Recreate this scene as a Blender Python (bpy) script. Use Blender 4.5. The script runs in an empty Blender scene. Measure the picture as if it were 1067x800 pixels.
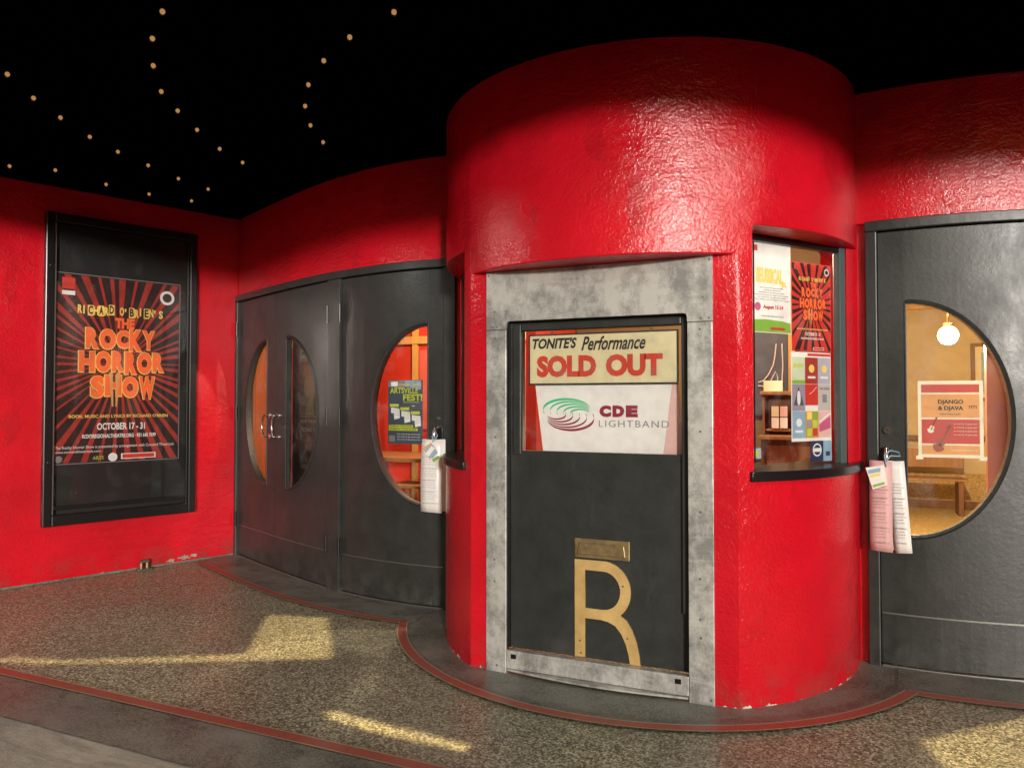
import bpy, bmesh, math, random
from mathutils import Vector, Matrix
random.seed(7)
R_ = math.radians
sc = bpy.context.scene
col = sc.collection

# ------------------------------------------------------------------ camera
F, CX, CY, EYE = 770.0, 533.5, 400.0, 1.5          # measured on the 1067x800 photograph
YAW, PITCH = R_(23.6), math.atan(18 / F)
CAM = Vector((1.17, -4.845, EYE))
cd = bpy.data.cameras.new('camera'); cam = bpy.data.objects.new('camera', cd); col.objects.link(cam)
cam.location = CAM; cam.rotation_euler = (math.pi / 2 + PITCH, 0, YAW)
cd.sensor_width = 36; cd.lens = 36 * F / 1067; cd.clip_end = 2000; cd.clip_start = 0.05
sc.camera = cam
# ------------------------------------------------------------------ light of the night street
SUN_AZ, SUN_EL = R_(33), R_(7)                     # from the street, right of the booth
w = bpy.data.worlds.new('World'); sc.world = w; w.use_nodes = True
nt = w.node_tree; bg = nt.nodes['Background']
sky = nt.nodes.new('ShaderNodeTexSky'); sky.sky_type = 'NISHITA'; sky.sun_disc = False
sky.sun_elevation = SUN_EL; sky.sun_rotation = math.pi - SUN_AZ; sky.dust_density = 4; sky.ozone_density = 0.3
nt.links.new(sky.outputs[0], bg.inputs[0]); bg.inputs[1].default_value = 0.05
sd = bpy.data.lights.new('street_light', 'SUN'); sd.energy = 2.6; sd.angle = R_(3.5); sd.color = (1, .965, .91)
so = bpy.data.objects.new('street_light', sd); col.objects.link(so)
so.rotation_euler = Vector((math.sin(SUN_AZ) * math.cos(SUN_EL), -math.cos(SUN_AZ) * math.cos(SUN_EL), math.sin(SUN_EL))).to_track_quat('Z', 'Y').to_euler()
so.location = (6, -9, 4)
sc.view_settings.view_transform = 'Standard'; sc.view_settings.look = 'None'
sc.view_settings.exposure = 0.15; sc.view_settings.gamma = 1

# ------------------------------------------------------------------ materials
def mat(name, c, rough=.5, metal=0, spec=.5, emit=None, es=1, coat=0):
    m = bpy.data.materials.new(name); m.use_nodes = True
    b = m.node_tree.nodes['Principled BSDF']
    b.inputs['Base Color'].default_value = (*c, 1); b.inputs['Roughness'].default_value = rough
    b.inputs['Metallic'].default_value = metal; b.inputs['Specular IOR Level'].default_value = spec
    b.inputs['Coat Weight'].default_value = coat
    if emit: b.inputs['Emission Color'].default_value = (*emit, 1); b.inputs['Emission Strength'].default_value = es
    return m
class NB:
    """small helper around one material's node tree"""
    def __init__(s, m): s.t = m.node_tree; s.n = s.t.nodes; s.b = s.n['Principled BSDF']; s._p = None
    def link(s, a, b): s.t.links.new(a, b)
    def pos(s):
        if not s._p: s._p = s.n.new('ShaderNodeNewGeometry')
        return s._p.outputs['Position']
    def mapping(s, scale):
        k = s.n.new('ShaderNodeMapping'); k.inputs['Scale'].default_value = scale; s.link(s.pos(), k.inputs[0]); return k.outputs[0]
    def noise(s, scale, detail=4, rough=.6, vec=None, dist=0):
        k = s.n.new('ShaderNodeTexNoise'); k.inputs['Scale'].default_value = scale; k.inputs['Detail'].default_value = detail
        k.inputs['Roughness'].default_value = rough; k.inputs['Distortion'].default_value = dist
        s.link(vec if vec else s.pos(), k.inputs['Vector']); return k.outputs['Fac']
    def voro(s, scale, vec=None, feature='F1', out='Color', rnd=1):
        k = s.n.new('ShaderNodeTexVoronoi'); k.feature = feature; k.inputs['Scale'].default_value = scale
        k.inputs['Randomness'].default_value = rnd
        s.link(vec if vec else s.pos(), k.inputs['Vector']); return k.outputs[out]
    def ramp(s, fac, stops, interp='LINEAR'):
        k = s.n.new('ShaderNodeValToRGB'); r = k.color_ramp; r.interpolation = interp
        while len(r.elements) < len(stops): r.elements.new(.5)
        for e, (p, c) in zip(r.elements, stops):
            e.position = p; e.color = (*c, 1) if isinstance(c, tuple) else (c, c, c, 1)
        s.link(fac, k.inputs[0]); return k.outputs[0]
    def mix(s, f, a, b, mode='MIX'):
        k = s.n.new('ShaderNodeMix'); k.data_type = 'RGBA'; k.blend_type = mode
        for sock, v in ((k.inputs[0], f), (k.inputs[6], a), (k.inputs[7], b)):
            if hasattr(v, 'links'): s.link(v, sock)
            elif isinstance(v, (int, float)): sock.default_value = v
            else: sock.default_value = (*v, 1)
        return k.outputs[2]
    def math(s, op, a, b=0.0):
        k = s.n.new('ShaderNodeMath'); k.operation = op
        for sock, v in ((k.inputs[0], a), (k.inputs[1], b)):
            if hasattr(v, 'links'): s.link(v, sock)
            else: sock.default_value = v
        return k.outputs[0]
    def z(s):
        k = s.n.new('ShaderNodeSeparateXYZ'); s.link(s.pos(), k.inputs[0]); return k.outputs[2]
    def color(s, c): s.link(c, s.b.inputs['Base Color'])
    def rough(s, c): s.link(c, s.b.inputs['Roughness'])
    def bump(s, h, strength=.3, dist=.01, prev=None):
        k = s.n.new('ShaderNodeBump'); k.inputs['Strength'].default_value = strength; k.inputs['Distance'].default_value = dist
        s.link(h, k.inputs['Height'])
        if prev: s.link(prev, k.inputs['Normal'])
        s.link(k.outputs[0], s.b.inputs['Normal']); return k.outputs[0]

def red_paint():
    m = mat('red_gloss_stucco', (.5, .008, .014), .3); b = NB(m)
    n = b.noise(2.2, 6, .6); fine = b.noise(30, 4)
    c = b.mix(b.ramp(n, [(.35, 0), (.7, 1)]), (.58, .006, .018), (.44, .005, .013))
    c = b.mix(b.ramp(fine, [(.62, 0), (.75, 1)]), c, (.47, .018, .022))
    # scuffs rubbed to a paler pink, and plaster showing where the paint broke off at the floor
    sc1 = b.noise(9, 8, .7, b.mapping((1, 1, .35)), 1.5)
    c = b.mix(b.ramp(sc1, [(.70, 0), (.76, .55)]), c, (.60, .12, .11))
    low = b.math('LESS_THAN', b.math('ADD', b.z(), b.math('MULTIPLY', b.noise(14, 5), -.11)), -.054)
    c = b.mix(low, c, (.62, .56, .48))
    grime = b.math('MULTIPLY', b.ramp(b.noise(5, 6, .65), [(.45, 0), (.65, 1)]), b.ramp(b.z(), [(0, .75), (.22, 0)]))
    c = b.mix(grime, c, (.16, .05, .04))
    # patches of an older darker coat and thin pale scratches
    c = b.mix(b.ramp(b.noise(3.1, 5, .55, b.mapping((1, 1, .6))), [(.60, 0), (.64, .45)]), c, (.34, .005, .012))
    c = b.mix(b.ramp(b.noise(7, 9, .8, b.mapping((1, 1, 2.6)), 2.5), [(.745, 0), (.765, .8)]), c, (.62, .45, .40))
    b.color(c)
    b.rough(b.ramp(b.noise(5, 5), [(.3, .12), (.7, .26)]))
    p = b.bump(b.noise(5, 4, .6, b.mapping((1, 1, 1.8)), 1.0), .2, .035)
    p = b.bump(b.noise(62, 3, .6), .36, .010, p)
    p = b.bump(b.noise(110, 2), .15, .006, p)
    b.bump(sc1, .12, .012, p)
    return m
def door_paint():
    m = mat('charcoal_door_paint', (.03, .03, .03), .4); b = NB(m)
    v = b.mapping((1, 1, .2))
    n = b.noise(7, 7, .7); g = b.noise(3.5, 6, .7, b.mapping((1, 1, .5)))
    c = b.mix(b.ramp(n, [(.35, 0), (.7, 1)]), (.018, .020, .0195), (.029, .032, .031))
    c = b.mix(b.ramp(b.noise(11, 6, .7, v, .5), [(.62, 0), (.8, .5)]), c, (.065, .068, .066))
    sp = b.noise(26, 9, .78, None, 1.2)
    c = b.mix(b.ramp(sp, [(.665, 0), (.70, .6)]), c, (.20, .20, .19))
    c = b.mix(b.ramp(b.noise(4, 9, .8, b.mapping((3.5, 3.5, .35)), .4), [(.66, 0), (.70, .45)]), c, (.15, .15, .145))
    lowm = b.math('MULTIPLY', b.ramp(b.noise(8, 7, .7), [(.42, 0), (.7, 1)]), b.ramp(b.z(), [(.02, .4), (.3, 0)]))
    c = b.mix(lowm, c, (.12, .115, .10))
    b.color(c); b.rough(b.ramp(g, [(.3, .3), (.7, .52)]))
    p = b.bump(b.noise(3, 3), .08, .02)
    b.bump(b.noise(45, 5, .6), .18, .006, p); return m
def metal():
    m = mat('weathered_aluminium', (.4, .4, .39), .42, .45); b = NB(m)
    n = b.noise(6, 10, .78, b.mapping((1, 1, .7))); s = b.noise(30, 4, .6, b.mapping((.15, 1, 1)))
    c = b.mix(b.ramp(n, [(.42, 0), (.60, 1)]), (.60, .60, .57), (.25, .25, .24))
    c = b.mix(b.ramp(s, [(.55, 0), (.8, .5)]), c, (.74, .74, .72))
    c = b.mix(b.ramp(b.noise(12, 8, .75), [(.60, 0), (.70, .6)]), c, (.17, .165, .15))
    c = b.mix(b.ramp(b.noise(18, 9, .8, b.mapping((3, 1, .4)), .3), [(.66, 0), (.70, .5)]), c, (.76, .76, .73))
    b.color(c); b.rough(b.ramp(n, [(.3, .34), (.7, .55)])); b.bump(s, .1, .004); return m
def terrazzo():
    m = mat('terrazzo_tan_chips', (.2, .18, .14), .38); b = NB(m)
    ramp = [(0, (.018, .018, .014)), (.18, (.20, .195, .12)), (.32, (.47, .47, .33)), (.45, (.27, .265, .17)), (.57, (.62, .61, .46)), (.70, (.045, .045, .032)), (.84, (.34, .30, .18)), (.93, (.75, .72, .60))]
    def cell(scale):
        k = b.n.new('ShaderNodeSeparateColor'); b.link(b.voro(scale), k.inputs[0]); return b.ramp(k.outputs[0], ramp, 'CONSTANT')
    c = b.mix(.2, cell(105), cell(190))
    edge = b.voro(105, feature='DISTANCE_TO_EDGE', out='Distance')
    c = b.mix(b.ramp(edge, [(0, .7), (.1, 0)]), c, (.20, .195, .14))
    big = b.noise(1.1, 5)
    c = b.mix(b.ramp(big, [(.35, .35), (.7, 0)]), c, (.15, .145, .105))
    c = b.mix(b.ramp(b.noise(3.5, 7, .7), [(.6, 0), (.8, .35)]), c, (.09, .088, .065))
    gum = b.ramp(b.voro(2.3, out='Distance'), [(.045, .75), (.055, 0)])
    c = b.mix(gum, c, (.10, .095, .085))
    c = b.mix(b.ramp(b.noise(1.6, 8, .6, None, 1.5), [(.496, 0), (.499, .35), (.501, .35), (.504, 0)]), c, (.14, .135, .11))
    b.color(c); b.rough(b.ramp(big, [(.3, .3), (.7, .5)])); b.bump(edge, .05, .003); return m
def band():
    m = mat('dark_green_terrazzo', (.07, .075, .065), .35); b = NB(m)
    k = b.n.new('ShaderNodeSeparateColor'); b.link(b.voro(170), k.inputs[0])
    c = b.ramp(k.outputs[0], [(0, (.06, .066, .055)), (.35, (.13, .14, .115)), (.7, (.20, .205, .175)), (.9, (.09, .095, .085))], 'CONSTANT')
    n = b.noise(2.5, 7, .7)
    c = b.mix(b.ramp(n, [(.4, 0), (.7, .75)]), c, (.27, .265, .235))
    c = b.mix(b.ramp(b.noise(6, 6, .7), [(.55, 0), (.7, .6)]), c, (.05, .05, .045))
    b.color(c); b.rough(b.ramp(n, [(.3, .28), (.7, .5)])); return m
def strip():
    m = mat('red_terrazzo_strip', (.22, .06, .045), .38); b = NB(m)
    c = b.mix(b.ramp(b.noise(60, 4), [(.35, 0), (.7, 1)]), (.36, .09, .065), (.26, .07, .05))
    c = b.mix(b.ramp(b.noise(5, 6), [(.5, 0), (.75, .5)]), c, (.22, .13, .11))
    b.color(c); return m
def concrete(name, a, c2, s=6):
    m = mat(name, a, .8); b = NB(m)
    n = b.noise(s, 8, .7); f = b.noise(60, 6, .7)
    c = b.mix(b.ramp(n, [(.3, 0), (.7, 1)]), a, c2)
    c = b.mix(b.ramp(f, [(.45, 0), (.7, .5)]), c, tuple(x * .45 for x in a))
    c = b.mix(b.ramp(b.noise(3, 9, .75, b.mapping((.4, 2.2, 1)), 1.5), [(.42, .8), (.56, 0)]), c, tuple(x * .5 for x in a))
    b.color(c); p = b.bump(f, .6, .012); b.bump(n, .7, .05, p); return m
def wood(name, a, c2, sc_=(14, 14, 1.2), rough=.45):
    m = mat(name, a, rough); b = NB(m)
    n = b.noise(1, 6, .6, b.mapping(sc_), 1.2)
    b.color(b.mix(b.ramp(n, [(.3, 0), (.7, 1)]), a, c2)); return m
def paper(name, c, var=.06, rough=.55):
    m = mat(name, c, rough); b = NB(m)
    n = b.noise(14, 5)
    b.color(b.mix(b.ramp(n, [(.3, 0), (.75, 1)]), c, tuple(x * (1 - var * 2) for x in c))); b.bump(b.noise(5, 3), .25, .02); return m
def glass(name, tint=(1, 1, 1), smudge_haze=.5):
    m = bpy.data.materials.new(name); m.use_nodes = True; t = m.node_tree; n = t.nodes; n.clear()
    o = n.new('ShaderNodeOutputMaterial'); mx = n.new('ShaderNodeMixShader'); tr = n.new('ShaderNodeBsdfTransparent')
    gl = n.new('ShaderNodeBsdfGlossy'); fr = n.new('ShaderNodeFresnel'); fr.inputs[0].default_value = 1.5
    tr.inputs[0].default_value = (*tint, 1); gl.inputs['Roughness'].default_value = .02
    no = n.new('ShaderNodeTexNoise'); no.inputs['Scale'].default_value = 7; no.inputs['Detail'].default_value = 8
    ge = n.new('ShaderNodeNewGeometry'); t.links.new(ge.outputs['Position'], no.inputs['Vector'])
    df = n.new('ShaderNodeBsdfDiffuse'); df.inputs[0].default_value = (.6, .58, .55, 1); m2 = n.new('ShaderNodeMixShader')
    rp = n.new('ShaderNodeValToRGB'); rp.color_ramp.elements[0].position = .5; rp.color_ramp.elements[1].position = .95
    rp.color_ramp.elements[1].color = (.18 * smudge_haze, .18 * smudge_haze, .18 * smudge_haze, 1)
    t.links.new(no.outputs['Fac'], rp.inputs[0]); t.links.new(rp.outputs[0], m2.inputs[0])
    t.links.new(fr.outputs[0], mx.inputs[0]); t.links.new(tr.outputs[0], mx.inputs[1]); t.links.new(gl.outputs[0], mx.inputs[2])
    t.links.new(mx.outputs[0], m2.inputs[1]); t.links.new(df.outputs[0], m2.inputs[2]); t.links.new(m2.outputs[0], o.inputs[0]); return m
def carpet():
    m = mat('gold_patterned_carpet', (.3, .2, .07), .9); b = NB(m)
    k = b.n.new('ShaderNodeSeparateColor'); b.link(b.voro(60, rnd=.8), k.inputs[0])
    b.color(b.ramp(k.outputs[0], [(0, (.42, .29, .10)), (.4, (.33, .22, .08)), (.7, (.48, .35, .14))], 'CONSTANT')); return m

PLASTER = concrete('bare_plaster', (.55, .51, .44), (.38, .33, .27), 20); RED = red_paint(); DOOR = door_paint(); METAL = metal(); TERR = terrazzo(); BAND = band(); STRIP = strip()
BRASSLINE = mat('brass_divider', (.45, .36, .24), .45, .4)
WALK = concrete('worn_sidewalk_concrete', (.56, .52, .44), (.38, .35, .29))
ROADM = concrete('street_asphalt', (.05, .05, .05), (.04, .04, .042), 3)
BLACK = mat('ceiling_black_paint', (.0006, .0006, .0006), .9, 0, 0)
CASE = mat('black_case_enamel', (.008, .008, .009), .28)
CASEB = mat('black_case_backing', (.006, .006, .006), .6)
CHROME = mat('chrome', (.75, .75, .74), .16, 1)
STEEL = mat('worn_steel', (.22, .22, .21), .4, .8)
GOLD = NB(mat('gold_letter_paint', (.5, .34, .13), .42)); GOLD.color(GOLD.mix(GOLD.ramp(GOLD.noise(40, 8, .75), [(.62, 0), (.68, .7)]), GOLD.mix(GOLD.ramp(GOLD.noise(8, 6), [(.3, 0), (.7, 1)]), (.56, .38, .15), (.38, .25, .09)), (.12, .09, .05))); GOLDM = GOLD.t.id_data if False else bpy.data.materials['gold_letter_paint']
BRASS = NB(mat('aged_brass', (.38, .28, .13), .42, .8)); BRASS.color(BRASS.mix(BRASS.ramp(BRASS.noise(20, 6), [(.3, 0), (.7, 1)]), (.46, .35, .17), (.24, .17, .09))); BRASSM = bpy.data.materials['aged_brass']
GLASS = glass('window_glass', (1, 1, 1), 1.0); CASEGLASS = glass('case_glass', (1, 1, 1), .25)  # window panes: smudges turned up to paint in a hazy reflection
TEAL = mat('blue_grey_window_post', (.055, .09, .095), .35)
INRED = mat('interior_red_paint', (.55, .04, .02), .5); INTAN = NB(mat('interior_tan_paint', (.42, .32, .17), .6)); INTANM = bpy.data.materials['interior_tan_paint']
INTAN.color(INTAN.mix(INTAN.ramp(INTAN.noise(2, 5), [(.3, 0), (.7, 1)]), (.58, .48, .29), (.42, .33, .18)))
INOLIVE = mat('interior_olive_paint', (.19, .13, .05), .6)
CARPET = carpet(); PINE = wood('orange_plywood', (.60, .27, .075), (.48, .19, .045)); OAK = wood('dark_oak', (.22, .10, .045), (.11, .05, .02))
TABLEW = wood('table_wood', (.34, .18, .07), (.24, .11, .04)); POSTW = wood('yellow_pine_post', (.62, .40, .12), (.52, .30, .08))
def P(n, c, v=.06, r=.55): return paper('print_' + n, c, v, r)
WHITE = P('white', (.78, .77, .74)); CREAM = P('cream', (.66, .60, .38), .08); INK = P('black', (.015, .015, .017)); SIGNRED = P('sign_red', (.56, .06, .03), .12)
PDARK = P('poster_dark', (.035, .022, .022), .2, .3); PRAY = P('poster_ray', (.40, .045, .035), .2, .3); PORANGE = P('poster_orange', (.90, .17, .05), .05, .3)
PYEL = P('poster_yellow', (.85, .62, .16), .05, .3); PWHITE = P('poster_white', (.75, .74, .72), .03, .3); PRED = P('poster_red', (.55, .04, .03)); PGREEN = P('logo_green', (.05, .50, .24))
MAROON = P('logo_maroon', (.26, .012, .04)); GREYINK = P('grey_ink', (.22, .22, .23)); PINK = P('pink_sheet', (.62, .36, .36)); LIME = P('lime', (.50, .56, .05)); NAVY = P('navy', (.018, .03, .09))
PTAN = P('poster_tan', (.62, .34, .13)); PBLUE = P('poster_blue', (.25, .40, .52)); SLATE = P('slate_blue', (.06, .08, .11)); GRASS = P('poster_grass', (.22, .42, .06)); PALEPINK = P('pale_pink', (.70, .45, .42)); MAG = P('magenta', (.50, .10, .22)); PURP = P('dusk', (.30, .27, .34))
BULB = glass('amber_bulb_glass', (.62, .42, .22), 0); GLINT = mat('warm_bulb_glint', (.6, .4, .2), .4, 0, .5, (1, .78, .52), .6)

# ------------------------------------------------------------------ object helpers
def tag(o, label=None, cat=None, group=None, kind=None):
    if label: o['label'] = label
    if cat: o['category'] = cat
    if group: o['group'] = group
    if kind: o['kind'] = kind
    return o
def adopt(o, parent):
    if parent is not None:
        o.parent = parent; o.matrix_parent_inverse = Matrix.Translation(-parent.location)
def thing(name, loc, label, cat, group=None):
    o = bpy.data.objects.new(name, None); o.location = loc; o.empty_display_size = .1; col.objects.link(o); return tag(o, label, cat, group)
def finish(name, bm, m, parent=None, smooth=None, bevel=0, segs=2):
    bmesh.ops.remove_doubles(bm, verts=bm.verts, dist=1e-5)
    bmesh.ops.recalc_face_normals(bm, faces=bm.faces)
    me = bpy.data.meshes.new(name); bm.to_mesh(me); bm.free()
    for mm in (m if isinstance(m, (list, tuple)) else [m]): me.materials.append(mm)
    if smooth:
        me.polygons.foreach_set('use_smooth', [True] * len(me.polygons)); me.set_sharp_from_angle(angle=R_(smooth))
    o = bpy.data.objects.new(name, me); col.objects.link(o); adopt(o, parent)
    if bevel:
        k = o.modifiers.new('bevel', 'BEVEL'); k.width = bevel; k.segments = segs; k.limit_method = 'ANGLE'; k.angle_limit = R_(40)
    return o
class Plane:
    """flat frame: u to the viewer's right, v up (world z), w out of the surface"""
    def __init__(s, o, t): s.o = Vector((o[0], o[1], 0)); s.t = Vector((t[0], t[1], 0)).normalized(); s.n = Vector((s.t.y, -s.t.x, 0))
    def __call__(s, u, v, w=0): return s.o + s.t * u + s.n * w + Vector((0, 0, v))
    nu = 1
# the curve of the entrance wall, measured on the floor line: cubic in x, arc length from the outer corner
CO = (0.0361, 0.4017, 1.0272, 0.6326)
def cy(x): return ((CO[0] * x + CO[1]) * x + CO[2]) * x + CO[3]
TX = [-4.7 + i * .01 for i in range(361)]; TS = [0.0]
for i in range(360): TS.append(TS[-1] + math.hypot(.01, cy(TX[i + 1]) - cy(TX[i])))
S0 = TS[48]; TS = [s - S0 for s in TS]
def x_at(s):
    lo, hi = 0, 360
    while hi - lo > 1:
        k = (lo + hi) // 2
        if TS[k] <= s: lo = k
        else: hi = k
    return TX[lo] + (s - TS[lo]) / (TS[hi] - TS[lo]) * .01
class Lobe:
    nu = 14
    def __init__(s, side): s.k = side
    def __call__(s, u, v, w=0):
        x = x_at(u); d = 3 * CO[0] * x * x + 2 * CO[1] * x + CO[2]; l = math.hypot(1, d)
        return Vector((-s.k * (x + d / l * w), cy(x) - w / l, v))
    def plane(s, u):
        a, b = s(u - .02, 0), s(u + .02, 0); return Plane(s(u, 0), (b - a) if s.k < 0 else (a - b))
def slab(bm, fr, u0, u1, v0, v1, w0, w1, nu=None):
    n = nu or max(1, int(math.ceil(fr.nu * abs(u1 - u0)))) if fr.nu > 1 or nu else 1
    rings = []
    for i in range(n + 1):
        u = u0 + (u1 - u0) * i / n
        rings.append([bm.verts.new(fr(u, v, w)) for v, w in ((v0, w0), (v0, w1), (v1, w1), (v1, w0))])
    for a, b in zip(rings, rings[1:]):
        for j in range(4): bm.faces.new((a[j], a[(j + 1) % 4], b[(j + 1) % 4], b[j]))
    bm.faces.new(rings[0]); bm.faces.new(rings[-1])
    return bm
def box(name, fr, u0, u1, v0, v1, w0, w1, m, parent=None, bevel=.004):
    return finish(name, slab(bmesh.new(), fr, u0, u1, v0, v1, w0, w1), m, parent, None, bevel)
def prism(name, fr, poly, w0, w1, m, parent=None, bevel=0, smooth=None):
    bm = bmesh.new()
    a = [bm.verts.new(fr(u, v, w0)) for u, v in poly]; b = [bm.verts.new(fr(u, v, w1)) for u, v in poly]
    bm.faces.new(a); bm.faces.new(b)
    for i in range(len(poly)): j = (i + 1) % len(poly); bm.faces.new((a[i], a[j], b[j], b[i]))
    return finish(name, bm, m, parent, smooth, bevel)
def sheet(name, fr, u0, u1, v0, v1, w, m, parent=None, t=.0012): return box(name, fr, u0, u1, v0, v1, w - t, w, m, parent, 0)
def tube(name, pts, r, m, parent=None, sides=10, closed=False, radii=None):
    bm = bmesh.new(); rings = []; n = len(pts); pts = [Vector(p) for p in pts]; prev = None
    for i, p in enumerate(pts):
        a = pts[i - 1] if i or closed else p; b = pts[(i + 1) % n] if i < n - 1 or closed else p
        d = (b - a).normalized()
        x = (prev - d * prev.dot(d)) if prev else d.orthogonal()
        x.normalize(); prev = x; y = d.cross(x); rr = radii[i] if radii else r
        rings.append([bm.verts.new(p + (x * math.cos(2 * math.pi * k / sides) + y * math.sin(2 * math.pi * k / sides)) * rr) for k in range(sides)])
    for i in range(n if closed else n - 1):
        a, b = rings[i], rings[(i + 1) % n]
        for k in range(sides): bm.faces.new((a[k], a[(k + 1) % sides], b[(k + 1) % sides], b[k]))
    if not closed: bm.faces.new(rings[0]); bm.faces.new(rings[-1])
    return finish(name, bm, m, parent, 50)
def curve_mesh(cu):
    o = bpy.data.objects.new('tmp', cu); col.objects.link(o)
    dg = bpy.context.evaluated_depsgraph_get(); dg.update()
    me = bpy.data.meshes.new_from_object(o.evaluated_get(dg)); bpy.data.objects.remove(o); bpy.data.curves.remove(cu); return me
def text(parent, fr, s, u0, v0, u1, v1, w, m, bold=0, shear=0, name='lettering', t=.0006, space=1):
    """lettering fitted into the box u0..u1, v0..v1 of a frame"""
    cu = bpy.data.curves.new('t', 'FONT'); cu.body = s; cu.offset = bold; cu.shear = shear; cu.resolution_u = 3; cu.space_character = space; cu.extrude = .5
    me = curve_mesh(cu)
    xs = [v.co.x for v in me.vertices]; ys = [v.co.y for v in me.vertices]
    a, b, c, d = min(xs), max(xs), min(ys), max(ys)
    for v in me.vertices:
        v.co = fr(u0 + (v.co.x - a) / (b - a) * (u1 - u0), v0 + (v.co.y - c) / (d - c) * (v1 - v0), w + v.co.z * t)
    me.name = name; me.materials.append(m)
    o = bpy.data.objects.new(name, me); col.objects.link(o); adopt(o, parent); return o
def shape(name, fr, loops, w, t, m, parent=None):
    """flat outline with holes, t thick, standing on w"""
    cu = bpy.data.curves.new('s', 'CURVE'); cu.dimensions = '2D'; cu.fill_mode = 'BOTH'; cu.extrude = .5
    for lp in loops:
        sp = cu.splines.new('POLY'); sp.points.add(len(lp) - 1); sp.use_cyclic_u = True
        for p, q in zip(sp.points, lp): p.co = (q[0], q[1], 0, 1)
    me = curve_mesh(cu)
    for v in me.vertices: v.co = fr(v.co.x, v.co.y, w + (v.co.z + .5) * t)
    me.name = name; me.materials.append(m); o = bpy.data.objects.new(name, me); col.objects.link(o); adopt(o, parent); return o
def disc(name, fr, u, v, r, w, t, m, parent=None, n=20, ry=None):
    return prism(name, fr, [(u + r * math.cos(2 * math.pi * k / n), v + (ry or r) * math.sin(2 * math.pi * k / n)) for k in range(n)], w, w + t, m, parent)
def rays(name, fr, u0, u1, v0, v1, cu_, cv, w, m, parent, n=26):
    """red sunburst wedges cut to the sheet's edges"""
    bm = bmesh.new()
    def hit(a):
        dx, dy = math.cos(a), math.sin(a); k = 9
        if dx > 1e-6: k = min(k, (u1 - cu_) / dx)
        if dx < -1e-6: k = min(k, (u0 - cu_) / dx)
        if dy > 1e-6: k = min(k, (v1 - cv) / dy)
        if dy < -1e-6: k = min(k, (v0 - cv) / dy)
        return (cu_ + dx * k, cv + dy * k)
    for i in range(n):
        a = 2 * math.pi * (i + random.uniform(-.12, .12)) / n; b = a + 2 * math.pi / n * random.uniform(.2, .55)
        p = [(cu_, cv), hit(a), hit((a + b) / 2), hit(b)]
        bm.faces.new([bm.verts.new(fr(x, y, w)) for x, y in p])
    return finish(name, bm, m, parent)

# ================================================================== THE SETTING
BR, FY, TOPZ, CEIL = 1.30, -1.075, 2.225, 3.3
FLAT = Plane((0, 0), (1, 0))
def ground(name, x0, x1, y0, y1, z, m):
    bm = bmesh.new(); bm.faces.new([bm.verts.new((x, y, z)) for x, y in ((x0, y0), (x1, y0), (x1, y1), (x0, y1))])
    return tag(finish(name, bm, m), kind='structure')
ground('street', -400, 400, -400, 400, -.20, ROADM)
bm = bmesh.new(); slab(bm, FLAT, -40, 40, -.19, -.001, 2.53, 6.5)
walk = tag(finish('sidewalk', bm, WALK), kind='structure')
bm = bmesh.new(); slab(bm, FLAT, -40, 40, -.19, -.012, 6.5, 6.68); tag(finish('kerb', bm, WALK, None, None, .02), kind='structure')
# terrazzo apron with a slightly ragged worn street edge
bm = bmesh.new(); pts = []
n = 120
for i in range(n + 1):
    x = -6.2 + 12.4 * i / n; pts.append((x, -2.535 + .012 * math.sin(x * 3.1) + random.uniform(-.006, .006)))
poly = pts + [(6.2, 1.2), (-6.2, 1.2)]
a = [bm.verts.new((x, y, 0)) for x, y in poly]; b_ = [bm.verts.new((x, y, -.1)) for x, y in poly]
bm.faces.new(a)
for i in range(len(poly)): j = (i + 1) % len(poly); bm.faces.new((a[i], a[j], b_[j], b_[i]))
floor = tag(finish('floor', bm, TERR), kind='structure')
def ribbon(name, pa, pb, z, m):
    bm = bmesh.new(); A = [bm.verts.new((x, y, z)) for x, y in pa]; B = [bm.verts.new((x, y, z)) for x, y in pb]
    for i in range(len(A) - 1): bm.faces.new((A[i], A[i + 1], B[i + 1], B[i]))
    return finish(name, bm, m, floor)
def ringr(t): return 1.475 + .105 * (abs(t) / 71.5) ** 2
def ring(dr, lim, n=60):
    out = []
    for i in range(n + 1):
        t = -lim + 2 * lim * i / n; r = (ringr(t) if dr is not None else 1.0) + (dr or 0); out.append((r * math.sin(R_(t)), -r * math.cos(R_(t))))
    return out
ZP = type('ZP', (), {'__call__': lambda s, u, v, w_=0: Vector((u, v, w_)), 'nu': 1})()
LOB = {-1: Lobe(-1), 1: Lobe(1)}
LOB[-1].k = -1; LOB[1].k = 1
def lobe_line(side, w_, s0, s1, n=50):
    f = LOB[side]; return [tuple(f(s0 + (s1 - s0) * i / n, 0, w_)[:2]) for i in range(n + 1)]
# Lobe(-1) keeps x negative (left), Lobe(1) mirrors it to the right
ribbon('dark_border', ring(None, 104), ring(.03, 104), .004, BAND)
for sd_ in (-1, 1):
    ribbon('dark_border', lobe_line(sd_, -.15, -.02, 2.9), lobe_line(sd_, .385, -.02, 2.9), .008, BAND)
    f = LOB[sd_]
    ribbon('red_strip', lobe_line(sd_, .372, .13, 2.86), lobe_line(sd_, .424, .13, 2.86), .012, STRIP)
    ribbon('brass_line', lobe_line(sd_, .364, .13, 2.86), lobe_line(sd_, .372, .13, 2.86), .0125, BRASSLINE)
    ribbon('brass_line', lobe_line(sd_, .424, .13, 2.86), lobe_line(sd_, .432, .13, 2.86), .0125, BRASSLINE)
ribbon('red_strip', ring(.0, 71), ring(.052, 71), .016, STRIP)
ribbon('brass_line', ring(-.008, 71), ring(0, 71), .0165, BRASSLINE)
ribbon('brass_line', ring(.052, 71), ring(.060, 71), .0165, BRASSLINE)
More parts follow.
